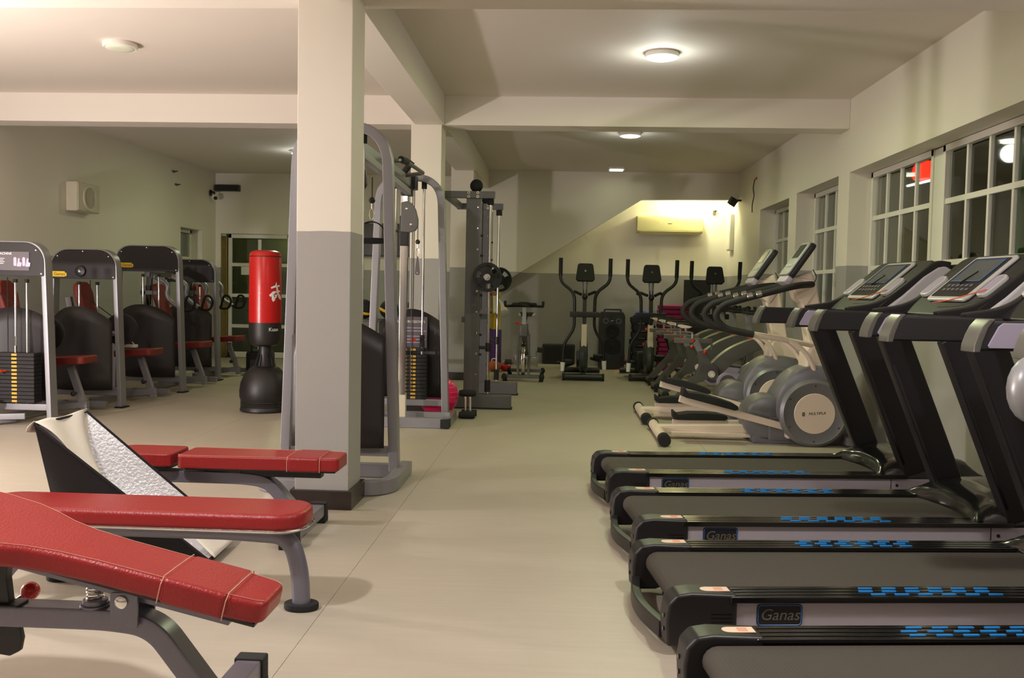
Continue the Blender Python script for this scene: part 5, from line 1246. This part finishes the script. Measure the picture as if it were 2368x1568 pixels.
# things in the corner behind the rack: cloth on a hook, purple roll, small toys on the floor
t = thing('hanging_cloth', 'yellow and white cloth hanging on the stair wall behind the rack', 'cloth', (-1.02, 14.42, 1.02))
bm = nb(); grid(bm, lambda u, v: (-.12 + .2 * u, -.03 - .02 * math.sin(u * 9), .13 - .62 * v - .03 * math.sin(u * 5)), 14, 12); o = obj('yellow_cloth', bm, 'cloth_yellow', t, smooth=80); o.modifiers.new('t', 'SOLIDIFY').thickness = .004
bm = nb(); grid(bm, lambda u, v: (-.04 + .2 * u * (.3 + v * .9), -.05 - .015 * math.sin(u * 8), .10 - .28 * v + .06 * u * v), 10, 8); o = obj('white_cloth', bm, 'cloth_white', t, smooth=80); o.modifiers.new('t', 'SOLIDIFY').thickness = .004
bm = nb(); sph(bm, (-.06, -.04, .16), .04, 12); obj('knot', bm, 'skin_orange', t)
t = thing('yoga_roll', 'upright purple rolled mat behind the rack', 'mat', (-1.0, 14.25, 0))
bm = nb(); lathe(bm, [(0, 0), (.085, 0), (.09, .01), (.09, .59), (.085, .6), (.05, .6), (.04, .58), (0, .58)], n=24); obj('roll', bm, 'purple', t)
bm = nb(); pts = [(.02 * (1 + k * .12) * math.cos(k * .5), .02 * (1 + k * .12) * math.sin(k * .5), .601) for k in range(24)]; tube(bm, pts, .003, 5); obj('spiral_edge', bm, 'purple', t)
for lb, x, y, m, r_ in (('salmon coloured small bag on the floor behind the rack', -.98, 13.75, 'skin_orange', .10), ('red small pouch on the floor behind the rack', -.82, 13.85, 'red_knob', .08)):
    t = thing('small_pouch', lb, 'bag', (x, y, 0)); bm = nb(); sph(bm, (0, 0, r_ * .8), r_, 16, (1.1, .9, .8)); obj('sack', bm, m, t)
    bm = nb(); tube(bm, fillet([(-.04, 0, r_ * 1.5), (-.03, 0, r_ * 1.9), (.03, 0, r_ * 1.9), (.04, 0, r_ * 1.5)], .02), .008, 8); obj('handle', bm, 'cloth_white', t)
# gym bag by the farthest machine
t = thing('gym_bag', 'black gym bag on the floor beside the glass door', 'bag', (-4.05, 12.35, 0), .2)
bm = nb(); prism(bm, rrect(.36, .34, .1), (0, 0, 0), (1, 0, 0), (0, 1, 0), (0, 0, .34)); obj('body', bm, 'black_matte', t, bevel=.06, seg=4)
bm = nb(); tube(bm, fillet([(-.1, -.12, .3), (-.1, -.14, .44), (.1, -.14, .44), (.1, -.12, .3)], .07), .014, 8); obj('strap', bm, 'black', t)
bm = nb(); box(bm, (0, -.17, .14), (.24, .02, .16)); obj('pocket', bm, 'black', t, bevel=.008)
# rack with black and yellow medicine balls behind the crossover
t = thing('ball_rack', 'low black rack of medicine balls behind the crossover', 'rack', (-2.05, 11.0, 0))
for x in (-.42, .42):
    for y in (-.12, .12):
        bm = nb(); box(bm, (x, y, .42), (.04, .04, .84)); obj('leg', bm, 'black', t)
for z in (.35, .82):
    bm = nb(); box(bm, (0, 0, z), (.9, .30, .03)); obj('shelf', bm, 'black', t, bevel=.004)
for k, x in enumerate((-.30, .0, .30)):
    t = thing('medicine_ball', 'black and yellow medicine ball, %s on the rack behind the crossover' % ('left one', 'middle one', 'right one')[k], 'ball', (-2.05 + x, 11.0, .836 + .115), .5 * k, 'medicine balls on the rack')
    bm = nb(); sph(bm, (0, 0, 0), .115, 20); obj('ball', bm, 'rubber', t)
    bm = nb(); lathe(bm, [(.108, -.042), (.1165, -.03), (.1165, -.015), (.112, -.005)], (0, 0, 0), (.3, -.2, 1), n=28); obj('stripe', bm, 'yellow', t)

# ================================================================== STUDIO LAMP LEFT OF THE FRAME
t = thing('studio_lamp', 'bare bulb studio lamp on a low black tripod stand by the left wall', 'lamp', (LAMP_AT[0], LAMP_AT[1], 0))
bm = nb(); cyl(bm, (0, 0, .30), (0, 0, LAMP_AT[2] - .17), .012, n=12); obj('pole', bm, 'black', t)
for k in range(3):
    a = k * 2 * PI / 3 + .4; bm = nb(); tube(bm, [(0, 0, .36), (.32 * math.cos(a), .32 * math.sin(a), .01)], .009, 8); obj('leg', bm, 'black', t)
bm = nb(); cyl(bm, (0, 0, LAMP_AT[2] - .20), (0, 0, LAMP_AT[2] - .115), .03, .022, 16); obj('socket', bm, 'black', t)
bm = nb(); lathe(bm, [(0, -.12), (.014, -.12), (.018, -.10), (.034, -.07), (.038, -.045), (.03, -.02), (0, -.01)], (0, 0, LAMP_AT[2] - .0), n=20); obj('bulb', bm, 'lamp_on', t)
